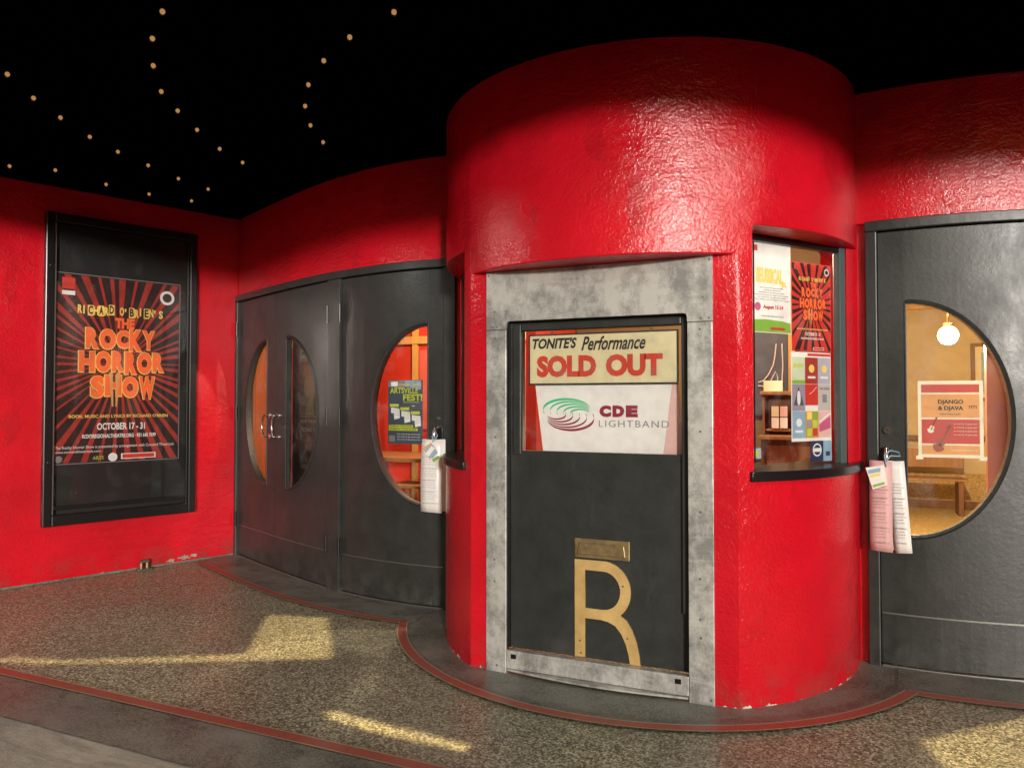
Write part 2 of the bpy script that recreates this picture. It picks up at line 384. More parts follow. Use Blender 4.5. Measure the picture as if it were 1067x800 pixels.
def across(y): return [(-6 + 12 * i / 8, y) for i in range(9)]
ribbon('dark_border', across(-2.56), across(-2.19), .004, BAND)
ribbon('red_strip', across(-2.218), across(-2.160), .008, STRIP)
ribbon('brass_line', across(-2.226), across(-2.218), .0085, BRASSLINE)
ribbon('brass_line', across(-2.160), across(-2.152), .0085, BRASSLINE)
# canopy over the entrance
bm = bmesh.new(); slab(bm, FLAT, -9, 9, CEIL, 3.9, -1.6, 3.5)
canopy = tag(finish('canopy_ceiling', bm, BLACK), kind='structure')
bm = bmesh.new(); slab(bm, FLAT, -9, 9, CEIL - .03, 4.2, 3.5, 3.6); finish('fascia', bm, BLACK, canopy)
# ------------------------------------------------------------------ side walls of the recess
CORN = (-4.22, .74); WD = Vector((-.696, -1.804, 0)).normalized()
for sd_, lab in ((-1, 'bright red stucco side wall holding the black poster case'), (1, 'red stucco side wall right of the entrance doors')):
    e = Vector((CORN[0], CORN[1], 0)) + WD * 3.5
    t = Vector((-WD.x, -WD.y, 0)); o = e
    if sd_ > 0: o = Vector((-CORN[0], CORN[1], 0)); t = Vector((-WD.x, WD.y, 0))
    fr = Plane((o.x, o.y), (t.x, t.y))
    root = thing('side_wall', (o.x, o.y, 0), lab, 'wall')
    box('wall_face', fr, 0, 3.5, 0, CEIL - .002, -.3, 0, RED, root, .01)
    if sd_ < 0: LW = Plane((CORN[0], CORN[1]), (t.x, t.y)); lwroot = root      # u = -distance from the corner
    x0 = -e.x if sd_ > 0 else e.x
    box('street_front', FLAT, min(x0 + sd_ * .05, sd_ * 30), max(x0 + sd_ * .05, sd_ * 30), -.02, 9, 2.2, 2.5, RED, root)
box('base_line', LW, -3.5, -.02, .004, .018, 0, .012, BAND, lwroot, 0)
# flaking plaster lumps and a stub of pipe at the foot of the left wall
for u, wd in ((-.62, .09), (-.5, .11), (-.41, .06)):
    pl = []
    for k in range(26): a = 2 * math.pi * k / 26; q = random.uniform(.45, 1.15); pl.append((u + wd * .5 * math.cos(a) * q, .04 + .022 * math.sin(a) * q + (u + .6) * .08))
    prism('bare_plaster', LW, pl, -.002, .0012, PLASTER, lwroot)
pf = thing('pipe_fitting', LW(-.87, 0, .05), 'small dull metal pipe stub at the foot of the left red wall', 'pipe fitting')
box('base_plate', LW, -.93, -.81, .001, .016, .02, .09, STEEL, pf); 
for u in (-.895, -.845): tube('peg', [LW(u, .014, .055), LW(u, .075, .055)], .014, BRASSM, pf)
tube('cap', [LW(-.905, .075, .055), LW(-.835, .075, .055)], .016, STEEL, pf)

# ------------------------------------------------------------------ entrance walls with their doors
def moon(uc, a, zc, b, dirn, n=36, grow=0.0):
    """outline of the half-moon window: straight side at uc, bulging in direction dirn"""
    out = []
    for i in range(n + 1):
        t = math.pi / 2 - math.pi * i / n; out.append((uc + dirn * (a + grow) * math.cos(t) - (dirn * grow if i in (0, n) else 0) * 0, zc + (b + grow) * math.sin(t)))
    return out
def leaf_mesh(fr, u0, u1, v0, v1, uc, a, zc, b, dirn, w0, w1):
    bm = bmesh.new()
    us = [u0 + (u1 - u0) * i / 8 for i in range(9)]
    hol = [uc + dirn * a * math.sin(math.pi / 2 * i / 18) for i in range(19)]
    lo, hi = min(uc, uc + dirn * a), max(uc, uc + dirn * a)
    us = sorted([u for u in us if u < lo - .01 or u > hi + .01] + hol)
    def hh(u):
        q = 1 - ((u - uc) / (dirn * a)) ** 2; return b * math.sqrt(max(q, 0))
    for ww in (w0, w1):
        for p, q in zip(us, us[1:]):
            mid = (p + q) / 2
            if lo < mid < hi:
                hp, hq = hh(p), hh(q)
                for z0p, z0q, z1p, z1q in ((v0, v0, zc - hp, zc - hq), (zc + hp, zc + hq, v1, v1)):
                    bm.faces.new([bm.verts.new(fr(*k, ww)) for k in ((p, z0p), (q, z0q), (q, z1q), (p, z1p))])
            else: bm.faces.new([bm.verts.new(fr(*k, ww)) for k in ((p, v0), (q, v0), (q, v1), (p, v1))])
    def rim(pts):
        for p, q in zip(pts, pts[1:]): bm.faces.new([bm.verts.new(fr(*k)) for k in ((*p, w0), (*q, w0), (*q, w1), (*p, w1))])
    rim([(u, v0) for u in us]); rim([(u, v1) for u in us]); rim([(u0, v0), (u0, v1)]); rim([(u1, v0), (u1, v1)])
    rim([(u, zc + hh(u)) for u in hol]); rim([(u, zc - hh(u)) for u in hol]); rim([(uc, zc - b), (uc, zc + b)])
    return bm
def moulding(fr, uc, a, zc, b, dirn, wd, w0, w1, parent):
    bm = bmesh.new(); rings = []
    pts = [(math.cos(math.pi / 2 - math.pi * i / 40), math.sin(math.pi / 2 - math.pi * i / 40)) for i in range(41)]
    for c, s in pts:
        i_ = (uc + dirn * (a - .004) * c, zc + (b - .004) * s); o_ = (uc + dirn * (a + wd) * c, zc + (b + wd) * s)
        rings.append([bm.verts.new(fr(*p, w_)) for p, w_ in ((i_, w0), (i_, w1), (((i_[0] + o_[0]) / 2, (i_[1] + o_[1]) / 2), w1 + .006), (o_, w1 - .004), (o_, w0))])
    for A, B in zip(rings, rings[1:]):
        for k in range(4): bm.faces.new((A[k], A[k + 1], B[k + 1], B[k]))
    bm.faces.new(rings[0]); bm.faces.new(rings[-1])
    finish('window_moulding', bm, DOOR, parent, 35)
    box('window_bead', fr, min(uc, uc - dirn * .012), max(uc, uc - dirn * .012), zc - b - .01, zc + b + .01, w0, w1 - .004, DOOR, parent, .003)
ZC, MB = 1.40, .655
def build_lobe(side):
    fr = LOB[side]
    nm = 'left' if side < 0 else 'right'
    root = thing('entrance_wall', fr(1.5, 0), 'curved red entrance wall with charcoal half-moon double doors and single door left of the booth' if side < 0
                 else 'red entrance wall with a charcoal half-moon door right of the booth', 'entrance wall')
    box('wall_band', fr, -.25, 3.3, 2.53, CEIL - .002, -.2, 0, RED, root, .006)
    box('head_frame', fr, 0.0, 3.045, 2.475, 2.535, -.05, .034, DOOR, root, .006)
    for u0, u1 in ((0, .05), (1.80, 1.965), (2.985 if side > 0 else 2.955, 3.045)):
        box('post', fr, u0, u1, .0, 2.474, -.05, .03, DOOR, root, .006)
    for u0, u1 in ((-.02, .075), (.84, .90), (1.775, 1.99), (2.93, 3.06)): box('door_stop', fr, u0, u1, .0, 2.52, -.13, -.0515, DOOR, root, 0)
    box('head_stop', fr, .076, 2.929, 2.44, 2.52, -.128, -.0518, DOOR, root, 0)
    if side > 0: box('reveal', fr, 3.046, 3.3, 0, 2.53, -.2, -.02, RED, root, 0)
    else: box('reveal', fr, 3.046, 3.3, 0, 2.53, -.2, -.02, RED, root, 0)
    box('threshold', fr, .05, 2.98, .001, .014, -.14, .02, STEEL, root, .003)
    D3 = 2.981 if side > 0 else 2.951
    for k, (u0, u1, uc, a, dirn) in enumerate(((.054, .866, .685, .455, -1), (.871, 1.796, 1.092, .53, 1), (1.969, D3, 2.815 if side < 0 else 2.84, .503, -1))):
        d = finish('entrance_door', leaf_mesh(fr, u0, u1, .02, 2.468, uc, a, ZC, MB, dirn, -.05, 0), DOOR, root)
        if side < 0: d['label'] = ('left leaf of the double door, wood behind its glass', 'right leaf of the double door', 'single door next to the booth')[k]
        moulding(fr, uc, a, ZC, MB, dirn, .021, -.012, .008, d)
        mo = moon(uc, a - .003, ZC, MB - .003, dirn)
        bm = bmesh.new()
        cols = [(uc + dirn * (a - .002) * math.sin(math.pi / 2 * i / 20)) for i in range(21)]
        prev = None
        for u in cols:
            h = MB * math.sqrt(max(0, 1 - ((u - uc) / a) ** 2)); cur = (bm.verts.new(fr(u, ZC - h, -.03)), bm.verts.new(fr(u, ZC + h, -.03)))
            if prev: bm.faces.new((prev[0], cur[0], cur[1], prev[1]))
            prev = cur
        finish('window_pane', bm, GLASS, d)
        box('kick_seam', fr, u0 + .004, u1 - .004, .297, .3045, 0, .0035, STEEL, d, 0)
        box('kick_panel', fr, u0 + .006, u1 - .006, .03, .293, 0, .003, DOOR, d, 0)
        hu = (.05, 1.80, 1.967)[k]
        for hz in (2.2, 1.38, .36): tube('hinge', [fr(hu, hz - .07, .03), fr(hu, hz + .07, .03)], .013, CASE, d, 8)
    return root
build_lobe(-1); build_lobe(1)
LF, RF = LOB[-1], LOB[1]
doors = {-1: [o for o in col.objects if o.name.startswith('entrance_door')][:3], 1: [o for o in col.objects if o.name.startswith('entrance_door')][3:]}
def pull(fr, u, z0, z1, off, parent):
    n = 8; pts = [fr(u, z1, .0), fr(u, z1, .035)]
    for i in range(n + 1):
        t = i / n; pts.append(fr(u + off * math.sin(math.pi * t) ** .6, z1 + (z0 - z1) * t, .055))
    pts += [fr(u, z0, .035), fr(u, z0, .0)]
    tube('pull_handle', pts, .0095, CHROME, parent, 10)
    for z_ in (z0, z1): disc('handle_rose', fr, u, z_, .022, 0, .008, CHROME, parent)
pull(LF, .765, 1.185, 1.375, -.055, doors[-1][0]); pull(LF, .962, 1.185, 1.375, -.04, doors[-1][1])
for fr, d, u, zl, zh in ((LF, doors[-1][2], 2.895, 1.374, 1.27), (RF, doors[1][2], 2.942, 1.336, 1.19)):
    disc('lock_cylinder', fr, u, zl, .020, 0, .012, CHROME, d); disc('keyway', fr, u, zl, .007, .0125, .003, INK, d, 10)
    box('strike_plate', fr, u - .02, u + .045, zh - .11, zh + .045, 0, .004, CASE, d, .002)
    pts = [fr(u + .005, zh + .04, .004), fr(u + .005, zh + .04, .04), fr(u + .005, zh + .01, .055), fr(u + .005, zh - .09, .055), fr(u + .005, zh - .11, .004)]
    tube('pull_handle', pts, .013, CHROME, d, 8)

# ================================================================== TICKET BOOTH
booth = thing('ticket_booth', (0, 0, 0), 'round red stucco ticket booth with an aluminium-framed front door and side windows', 'ticket booth')
A0 = math.degrees(math.asin(math.sqrt(BR * BR - FY * FY) / BR)); A1, A2 = 38.0, 84.0; SZ, WZ = 1.12, 2.375
PH = R_(53); WDD = 1.115
def cyl(a, r=BR): return (r * math.sin(R_(a)), -r * math.cos(R_(a)))
def win(side):    # frame of a side window, u to the viewer's right
    n_ = Vector((math.sin(PH) * side, -math.cos(PH), 0)); t = Vector((math.cos(PH), math.sin(PH) * side, 0)); return Plane((n_.x * WDD, n_.y * WDD), (t.x, t.y))
def wpt(side, s, d):
    f = win(side); p = f(s * side, 0, d - WDD); return (p.x, p.y)
bm = bmesh.new()
def quad(p): bm.faces.new([bm.verts.new(q) for q in p])
zl = [0, .35, .75, SZ, 1.7, TOPZ, WZ, 2.7, 3.0, CEIL - .002]
al = sorted(set([-104, -96, 104, 96, -A0, A0, -A1, A1, -A2, A2] + [x * 2 for x in range(-44, 45)]))
al = [a for a in al if all(abs(a - k) > .7 or a == k for k in (-A0, A0))]
for a, b in zip(al, al[1:]):
    m = abs((a + b) / 2)
    for z0, z1 in zip(zl, zl[1:]):
        if m < A0 and z1 <= TOPZ: continue
        if A1 < m < A2 and z0 >= SZ and z1 <= WZ: continue
        (x0, y0), (x1, y1) = cyl(a), cyl(b); quad(((x0, y0, z0), (x1, y1, z0), (x1, y1, z1), (x0, y0, z1)))
hx = math.sqrt(BR * BR - FY * FY)
for x0, x1, zz in ((-hx, -.51, [z for z in zl if z <= TOPZ]), (.497, hx, [z for z in zl if z <= TOPZ]), (-.51, .497, [1.95, TOPZ])):
    for z0, z1 in zip(zz, zz[1:]): quad(((x0, FY, z0), (x1, FY, z0), (x1, FY, z1), (x0, FY, z1)))
arc = [a for a in al if -A0 - .01 <= a <= A0 + .01]
bm.faces.new([bm.verts.new((*cyl(a), TOPZ)) for a in arc])
for sd_ in (-1, 1):
    wp = [wpt(sd_, -.20, WDD + .02), wpt(sd_, .545, WDD + .02)]
    arc = [cyl(a * sd_) for a in al if A1 - .01 <= a <= A2 + .01]
    for z in (SZ, WZ): bm.faces.new([bm.verts.new((*p, z)) for p in arc + wp[::-1]])
    for p, q in ((arc[0], wp[0]), (wp[1], arc[-1])):
        quad(((*p, SZ), (*q, SZ), (*q, WZ), (*p, WZ)))
shell = finish('booth_wall', bm, RED, booth, 35, .014, 3)
# inner lining so the booth has an inside
bm = bmesh.new()
for a, b in zip(al, al[1:]):
    m = abs((a + b) / 2)
    if m > 96: continue
    for z0, z1 in ((.0, SZ - .02), (SZ - .02, 1.9), (1.9, WZ), (WZ, 3.0)):
        if m < 34 and z1 <= 1.95: continue
        if m < 34 and z0 < 1.95: z0 = 2.0
        if 36 < m < 92 and SZ - .03 < z0 and z1 <= WZ: continue
        r = 1.03 if m < 34 else 1.10
        (x0, y0), (x1, y1) = cyl(a, r), cyl(b, r); quad(((x0, y0, z0), (x1, y1, z0), (x1, y1, z1), (x0, y0, z1)))
finish('inner_lining', bm, INRED, booth)
bm = bmesh.new(); bm.faces.new([bm.verts.new((*cyl(a, 1.12), 3.0)) for a in range(-180, 180, 10)]); finish('inner_ceiling', bm, INOLIVE, booth)
# side windows
for sd_ in (-1, 1):
    f = win(sd_)
    wf = box('window_frame', f, *sorted((.495 * sd_, .544 * sd_)), SZ + .02, WZ - .002, -.03, .016, TEAL if sd_ > 0 else CASE, booth, .005)
    wf['label'] = 'window frame of the ' + ('right' if sd_ > 0 else 'left') + ' ticket window'
    box('head_rail', f, *sorted((-.20 * sd_, .494 * sd_)), WZ - .035, WZ - .003, -.03, .014, CASE, wf, .004)
    box('side_rail', f, *sorted((-.20 * sd_, -.178 * sd_)), SZ + .06, WZ - .04, -.03, .012, CASE, wf, .004)
    bm = bmesh.new(); u0, u1 = sorted((-.177 * sd_, .494 * sd_))
    bm.faces.new([bm.verts.new(f(u, v, 0)) for u, v in ((u0, SZ + .04), (u1, SZ + .04), (u1, WZ - .037), (u0, WZ - .037))])
    finish('window_pane', bm, GLASS, wf)
    bm = bmesh.new(); aa = [37 + (91.5 - 37) * i / 20 for i in range(21)]
    out = [cyl(a * sd_, 1.322) for a in aa] + [cyl(a * sd_, 1.0) for a in aa[::-1]]
    A = [bm.verts.new((*p, SZ - .016)) for p in out]; B = [bm.verts.new((*p, SZ + .034)) for p in out]
    bm.faces.new(A); bm.faces.new(B)
    for i in range(len(out)): j = (i + 1) % len(out); bm.faces.new((A[i], A[j], B[j], B[i]))
    finish('window_sill', bm, CASE, wf, 35, .006)
# aluminium door surround
f = Plane((0, FY), (1, 0))
def rrect(u0, u1, v0, v1, r, n=5):
    o = []
    for cx_, cy_, a0 in ((u1 - r, v1 - r, 0), (u0 + r, v1 - r, 90), (u0 + r, v0 + r, 180), (u1 - r, v0 + r, 270)):
        for i in range(n + 1): a = R_(a0 + 90 * i / n); o.append((cx_ + r * math.cos(a), cy_ + r * math.sin(a)))
    return o
rc = .022
top = [(-.626, 1.900), (-.626, 2.222), (.618, 2.222), (.618, 1.900), (.492, 1.900)]
top += [(.492 - rc + rc * math.cos(R_(a)), 1.945 - rc + rc * math.sin(R_(a))) for a in (0, 30, 60, 90)]
top += [(-.506 + rc + rc * math.cos(R_(a)), 1.945 - rc + rc * math.sin(R_(a))) for a in (90, 120, 150, 180)] + [(-.506, 1.900)]
sur = shape('door_surround', f, [top], .001, .018, METAL, booth)
box('jamb_plate', f, -.628, -.506, .002, 1.897, .001, .017, METAL, booth, .003)
box('jamb_plate', f, .492, .616, .002, 1.897, .001, .017, METAL, booth, .003)
box('threshold', f, -.505, .491, .028, .128, -.03, .012, METAL, booth, .006)
prism('curved_step', ZP, [(-.50, -1.06), (.485, -1.06)] + [(.485 - .985 * k / 14, -1.088 - .045 * math.sin(math.pi * k / 14)) for k in range(15)], .0165, .026, METAL, booth)
for u, v in ((-.612, 2.205), (-.0, 2.208), (.603, 2.207), (.57, 2.02), (-.575, 2.0), (-.56, 1.915), (-.59, 1.915), (.56, 1.915), (.60, 1.915), (-.57, 1.85), (.555, 1.86), (.555, 1.35), (.553, .95), (-.57, 1.3), (-.575, .62), (-.575, .5), (.55, .42), (.552, .33), (.55, .62), (.60, .03), (-.56, .04)):
    disc('screw', f, u, v, .0055, .017, .004, STEEL, sur, 8)
for u in (-.46, .44): box('bolt_hole', f, u - .02, u + .012, .085, .11, .0115, .0135, CASE, booth, .001)
# door leaf
door = booth_door = None
fd = Plane((0, FY + .045), (1, 0))
outer = [(-.503, .130), (.489, .130), (.489, 1.942), (-.503, 1.942)]
GX0, GX1, GZ0, GZ1 = -.432, .452, 1.225, 1.892
door = shape('booth_door', fd, [outer, [(GX0, GZ0), (GX0, GZ1), (GX1, GZ1), (GX1, GZ0)]], -.04, .04, DOOR, booth)
for a in ((GX0 - .05, GX0 - .002, GZ0 - .02, GZ1 + .04), (GX1 + .002, GX1 + .034, GZ0 - .8, GZ1 + .04)): box('stop_rail', fd, *a, .0005, .022, DOOR, door, .005)
box('stop_rail', fd, GX0 - .001, GX1 + .001, GZ1 + .002, GZ1 + .04, .0005, .021, DOOR, door, .005)
box('inner_jamb', f, .4905, .4965, .13, 1.945, -.09, .0005, CASE, booth, 0); box('inner_jamb', f, -.5095, -.5045, .13, 1.945, -.09, .0005, CASE, booth, 0)
box('inner_head', f, -.504, .49, 1.943, 1.949, -.09, .0005, CASE, booth, 0)
bm = bmesh.new(); bm.faces.new([bm.verts.new(fd(u, v, -.012)) for u, v in ((GX0, GZ0), (GX1, GZ0), (GX1, GZ1), (GX0, GZ1))]); finish('window_pane', bm, GLASS, door)
# mail slot
ms = box('mail_slot', fd, -.125, .178, .662, .765, .0005, .010, BRASSM, door, .003)
box('flap', fd, -.095, .15, .685, .745, .0105, .016, BRASSM, door, .006) if False else None
fl = prism('slot_flap', fd, [(-.108, .680), (.158, .680), (.150, .742), (-.098, .742)], .0102, .018, BRASSM, door, .004)
# letter R
def arcp(cx_, cy_, rx, ry, a0, a1, n=16): return [(cx_ + rx * math.cos(R_(a0 + (a1 - a0) * i / n)), cy_ + ry * math.sin(R_(a0 + (a1 - a0) * i / n))) for i in range(n + 1)]
rb, rt_, rl = .135, .652, -.124
Rout = [(rl, rb), (rl, rt_)] + arcp(.045, .490, .142, .162, 90, -48, 22) + \
       [(.150, .330), (.183, .285), (.210, .225), (.225, .165), (.228, .135)][:0]
ry_ = .385
Rout = [(rl, rb), (rl, rt_), (.02, rt_)] + arcp(.035, .497, .148, .155, 85, -52, 22) + [(.160, .352), (.190, .305), (.213, .245), (.228, .175), (.233, .128), (.178, .130), (.170, .180), (.155, .232), (.132, .280), (.100, .318), (.060, .336), (.02, .342), (-.066, .342), (-.066, rb)]
Rin = [(-.066, .395), (.03, .395)] + arcp(.035, .497, .092, .101, -78, 82, 18) + [(.02, .598), (-.066, .598)]
shape('letter', fd, [Rout, Rin], .0005, .009, GOLDM, door)
for u, v in ((.143, .53), (-.095, .22), (.165, .262), (-.09, .135 + .02)): disc('screw', fd, u, v, .005, .0095, .002, STEEL, door, 8)
# signs in the booth door window
so_ = thing('sold_out_sign', (0, FY + .05, 1.59), 'cream painted sold out sign with red letters in the booth door window', 'sign')
fs = Plane((0, FY + .062), (1, 0))
box('border', fs, -.402, .432, 1.590, 1.872, -.012, -.001, INK, so_, 0)
box('panel', fs, -.393, .423, 1.599, 1.863, -.001, .001, CREAM, so_, 0)
text(so_, fs, "TONITE'S", -.378, 1.790, -.118, 1.850, .0016, INK, .035, .25)
text(so_, fs, 'Performance', -.092, 1.775, .262, 1.852, .0016, INK, .022, .4)
text(so_, fs, 'SOLD', -.352, 1.632, -.008, 1.752, .0016, SIGNRED, .06)
text(so_, fs, 'OUT', .045, 1.632, .352, 1.752, .0016, SIGNRED, .06)
for u in (-.26, .29): box('hanger', fs, u - .008, u + .008, 1.868, 1.885, -.004, .002, STEEL, so_, 0)
sp = thing('sponsor_banner', (0, FY + .08, 1.225), 'white sheet with green and maroon swirl logo under the sold out sign', 'banner')
fb = Plane((0, FY + .085), (1, 0))
prism('sheet', fb, [(-.372, 1.60), (.425, 1.60), (.425, 1.20), (-.322, 1.20)], -.002, 0, WHITE, sp)
prism('side_flap', fb, [(.398, 1.60), (.428, 1.60), (.452, 1.20), (.345, 1.20)], .001, .002, PALEPINK, sp)
def swirl(cx_, cy_, rx, ry, up, m):
    bm = bmesh.new()
    for i in range(5):
        k = 1 - .15 * i; n = 40; prev = None
        for j in range(n + 1):
            t = j / n
            a = R_(200 - 185 * t) if up else R_(20 - 185 * t)
            wd = (.0125 if i else .019) * (1 - t) ** .55 * min(1, .25 + t * 7) + .0008
            ccx = cx_ + (.0195 if up else -.0195) * i; ccy = cy_ - (.005 if up else -.005) * i
            x, y = ccx + rx * k * math.cos(a), ccy + ry * k * math.sin(a)
            cur = (bm.verts.new(fb(x, y + wd / 2, .0008 + .0001 * i)), bm.verts.new(fb(x, y - wd / 2, .0008 + .0001 * i)))
            if prev: bm.faces.new((prev[0], cur[0], cur[1], prev[1]))
            prev = cur
    finish('logo_swirl', bm, m, sp)
swirl(-.186, 1.452, .138, .060, True, PGREEN); swirl(-.166, 1.408, .138, .066, False, MAROON)
for q, ch_ in enumerate('CDE'): text(sp, fb, ch_, .002 + q * .073, 1.415, .067 + q * .073, 1.478, .001, MAROON, .085)
text(sp, fb, 'LIGHTBAND', .0, 1.362, .378, 1.398, .003, GREYINK, -.008, 0, space=1.2)

# ================================================================== POSTER CASE on the left wall
pc = thing('poster_case', LW(-1.05, .47), 'tall black glazed poster case hung on the left red wall', 'display case')
U0, U1, V0, V1 = -1.668, -.432, .47, 3.065
for a in ((U0, U0 + .065, V0, V1), (U1 - .065, U1, V0, V1)): box('frame_stile', LW, *a, .0005, .075, CASE, pc, .008)
for a in ((U0 + .066, U1 - .066, V1 - .075, V1), (U0 + .066, U1 - .066, V0, V0 + .09)): box('frame_rail', LW, *a, .0005, .074, CASE, pc, .008)
for a in ((U0 + .066, U0 + .082, V0 + .091, V1 - .076), (U1 - .082, U1 - .066, V0 + .091, V1 - .076)): box('inner_bead', LW, *a, .02, .058, STEEL if a[0] < -1 else CASE, pc, .003)
box('lower_rail', LW, U0 + .083, U1 - .083, .60, .63, .02, .05, CASE, pc, .004)
box('back_panel', LW, U0 + .066, U1 - .066, V0 + .091, V1 - .076, .0008, .012, CASEB, pc, 0)
bm = bmesh.new(); bm.faces.new([bm.verts.new(LW(u, v, .05)) for u, v in ((U0 + .083, .631), (U1 - .083, .631), (U1 - .083, V1 - .077), (U0 + .083, V1 - .077))]); finish('glass_front', bm, CASEGLASS, pc)
for v in (1.0, 2.62): disc('case_screw', LW, U0 + .03, v, .006, .075, .004, STEEL, pc, 8)

def show_poster(fr, u0, u1, v0, v1, w, label, full=True):
    """dark sunburst show poster; fractions measured on the photographed sheet"""
    W, Hh = u1 - u0, v1 - v0
    U = lambda x: u0 + W * x
    V = lambda y: v1 - Hh * y
    root = thing('poster', fr((u0 + u1) / 2, v0, w), label, 'poster')
    sheet('sheet', fr, u0, u1, v0, v1, w, PDARK if full else PRED, root)
    rays('sunburst', fr, u0 + .012 * W, u1 - .012 * W, v0 + .012 * W, v1 - .012 * W, U(.5), V(.47), w + .0008, PRAY if full else PDARK, root, 46 if full else 24)
    e = w + .0022
    if full:
        for a in ((u0, u1, v1 - .006, v1), (u0, u1, v0, v0 + .006), (u0, u0 + .006, v0, v1), (u1 - .006, u1, v0, v1)): box('sheet_edge', fr, *a, w, w + .0012, GREYINK, root, 0)
    sheet('emblem', fr, U(.06), U(.155), V(.085), V(.025), e, PRED, root)
    if full: sheet('emblem_caption', fr, U(.06), U(.155), V(.115), V(.093), e, PWHITE, root)
    disc('seal', fr, U(.885), V(.085), W * .062, e, .0006, PWHITE, root, 22); disc('seal_center', fr, U(.885), V(.085), W * .04, e + .0008, .0005, PDARK, root, 18)
    bo = .06
    rng = random.Random(5); nm_ = "RICHARD O'BRIEN'S"
    for q, ch_ in enumerate(nm_):
        if ch_ == ' ': continue
        a_ = .175 + .68 * q / len(nm_); b_ = a_ + (.034 if ch_ not in "I'" else .012); d_ = rng.uniform(-.006, .006); tile = full and q in (2, 4, 6, 10, 13)
        if tile: sheet('letter_tile', fr, U(a_ - .005), U(b_ + .005), V(.212 + d_), V(.156 + d_), e, PYEL, root)
        text(root, fr, ch_, U(a_), V((.205 if ch_ != "'" else .178) + d_), U(b_), V(.160 + d_), e + .0008, PDARK if tile else PYEL, .04)
    text(root, fr, 'THE', U(.46), V(.275), U(.615), V(.218), e, PORANGE, bo)
    rng = random.Random(3)
    for s, x0, x1, y0, y1 in (('ROCKY', .235, .785, .282, .388), ('HORROR', .185, .865, .397, .515), ('SHOW', .275, .790, .530, .650)):
        n = len(s); wid = [1.25 if ch_ in 'WHO' else 1 for ch_ in s]; tot = sum(wid); x = x0
        for q, ch_ in enumerate(s):
            wx = (x1 - x0) * wid[q] / tot; a_, b_ = x + wx * .03, x + wx * .97; t_ = y0 + rng.uniform(-.006, .008); u_ = y1 + rng.uniform(-.008, .010); x += wx
            text(root, fr, ch_, U(a_) - .008 * W, V(u_) - .008 * W, U(b_) + .006 * W, V(t_) + .004 * W, e, PYEL if full else PDARK, bo + .03, name='lettering_outline')
            text(root, fr, ch_, U(a_), V(u_), U(b_), V(t_), e + .0008, PORANGE, bo + .01)
    for q in (-1, 1): prism('pale_stripe', fr, [(U(.447 + .03 * q), V(.515)), (U(.475 + .03 * q), V(.515)), (U(.468 + .014 * q), V(.70)), (U(.455 + .014 * q), V(.70))], e + .0012, e + .0018, PTAN, root)
    text(root, fr, "BOOK, MUSIC AND LYRICS BY RICHARD O'BRIEN", U(.12), V(.762), U(.90), V(.742), e, PYEL, .02)
    text(root, fr, 'OCTOBER 17 - 31', U(.33), V(.825), U(.71), V(.787), e, PWHITE, .03)
    text(root, fr, 'ROXYREGIONALTHEATRE.ORG · 931 645 7699', U(.22), V(.868), U(.80), V(.846), e, PWHITE, .03)
    if full:
        text(root, fr, 'The Rocky Horror Show is presented by arrangement with Concord Theatricals', U(.02), V(.925), U(.955), V(.905), e, PWHITE, 0)
        text(root, fr, 'www.concordtheatricals.com', U(.02), V(.942), U(.36), V(.929), e, PWHITE, 0)
        disc('round_badge', fr, U(.05), V(.972), W * .028, e, .0006, GREYINK, root); text(root, fr, 'ARTS', U(.30), V(.982), U(.385), V(.963), e, GRASS, .03)
        disc('round_badge', fr, U(.455), V(.972), W * .036, e, .0006, PWHITE, root)
    box('sponsor_bar', fr, U(.52), U(.80), V(.985), V(.955), e - .001, e, PWHITE, root, 0); box('sponsor_fill', fr, U(.53), U(.79), V(.981), V(.959), e, e + .0006, PRED, root, 0)
    return root
big = show_poster(LW, -1.598, -.568, .97, 2.582, .022, 'large dark red sunburst show poster inside the black wall case')
FILM = glass('plastic_film', (1, 1, 1), 0); FILM.node_tree.nodes['Fresnel'].inputs[0].default_value = 1.9; FILM.node_tree.nodes['Glossy BSDF'].inputs['Roughness'].default_value = .2
# loose cling film wrinkles over the left part of the big poster
bm = bmesh.new(); g = {}
for i in range(9):
    for j in range(30): g[i, j] = bm.verts.new(LW(-1.58 + .02 * j * .02 + .035 * i + .03 * math.sin(j * .5), 2.5 - .034 * j, min(.047, .034 + .009 * math.sin(i * 1.7 + j * .55) * math.sin(j * .33 + i) + random.uniform(-.002, .002))))
for i in range(8):
    for j in range(29): bm.faces.new((g[i, j], g[i + 1, j], g[i + 1, j + 1], g[i, j + 1]))
finish('plastic_film', bm, FILM, big, 180)

# ================================================================== PAPERS IN THE RIGHT TICKET WINDOW
class Win(Plane):
    def __init__(s): f_ = win(1); s.o, s.t, s.n = f_.o, f_.t, f_.n
    def __call__(s, u, v, w=0): return Plane.__call__(s, u * 1.016 + .054, 1.5 + (v - 1.5) * 1.016, w)
WF = Win(); pw = -.012
p = thing('poster', WF(-.09, 1.86, pw), 'white children\'s show poster with yellow title at top left of the right ticket window', 'poster')
a0, a1, b0, b1 = -.228, .068, 1.858, 2.332
sheet('sheet', WF, a0, a1, b0, b1, pw, WHITE, p)
sheet('emblem', WF, a0 + .02, a0 + .045, b1 - .05, b1 - .02, pw + .0014, PRED, p)
prism('grass_print', WF, [(a0 + .004, b0 + .004), (a1 - .004, b0 + .004), (a1 - .004, b0 + .055), (.0, b0 + .065), (a0 + .1, b0 + .07), (a0 + .004, b0 + .065)], pw, pw + .0014, GRASS, p)
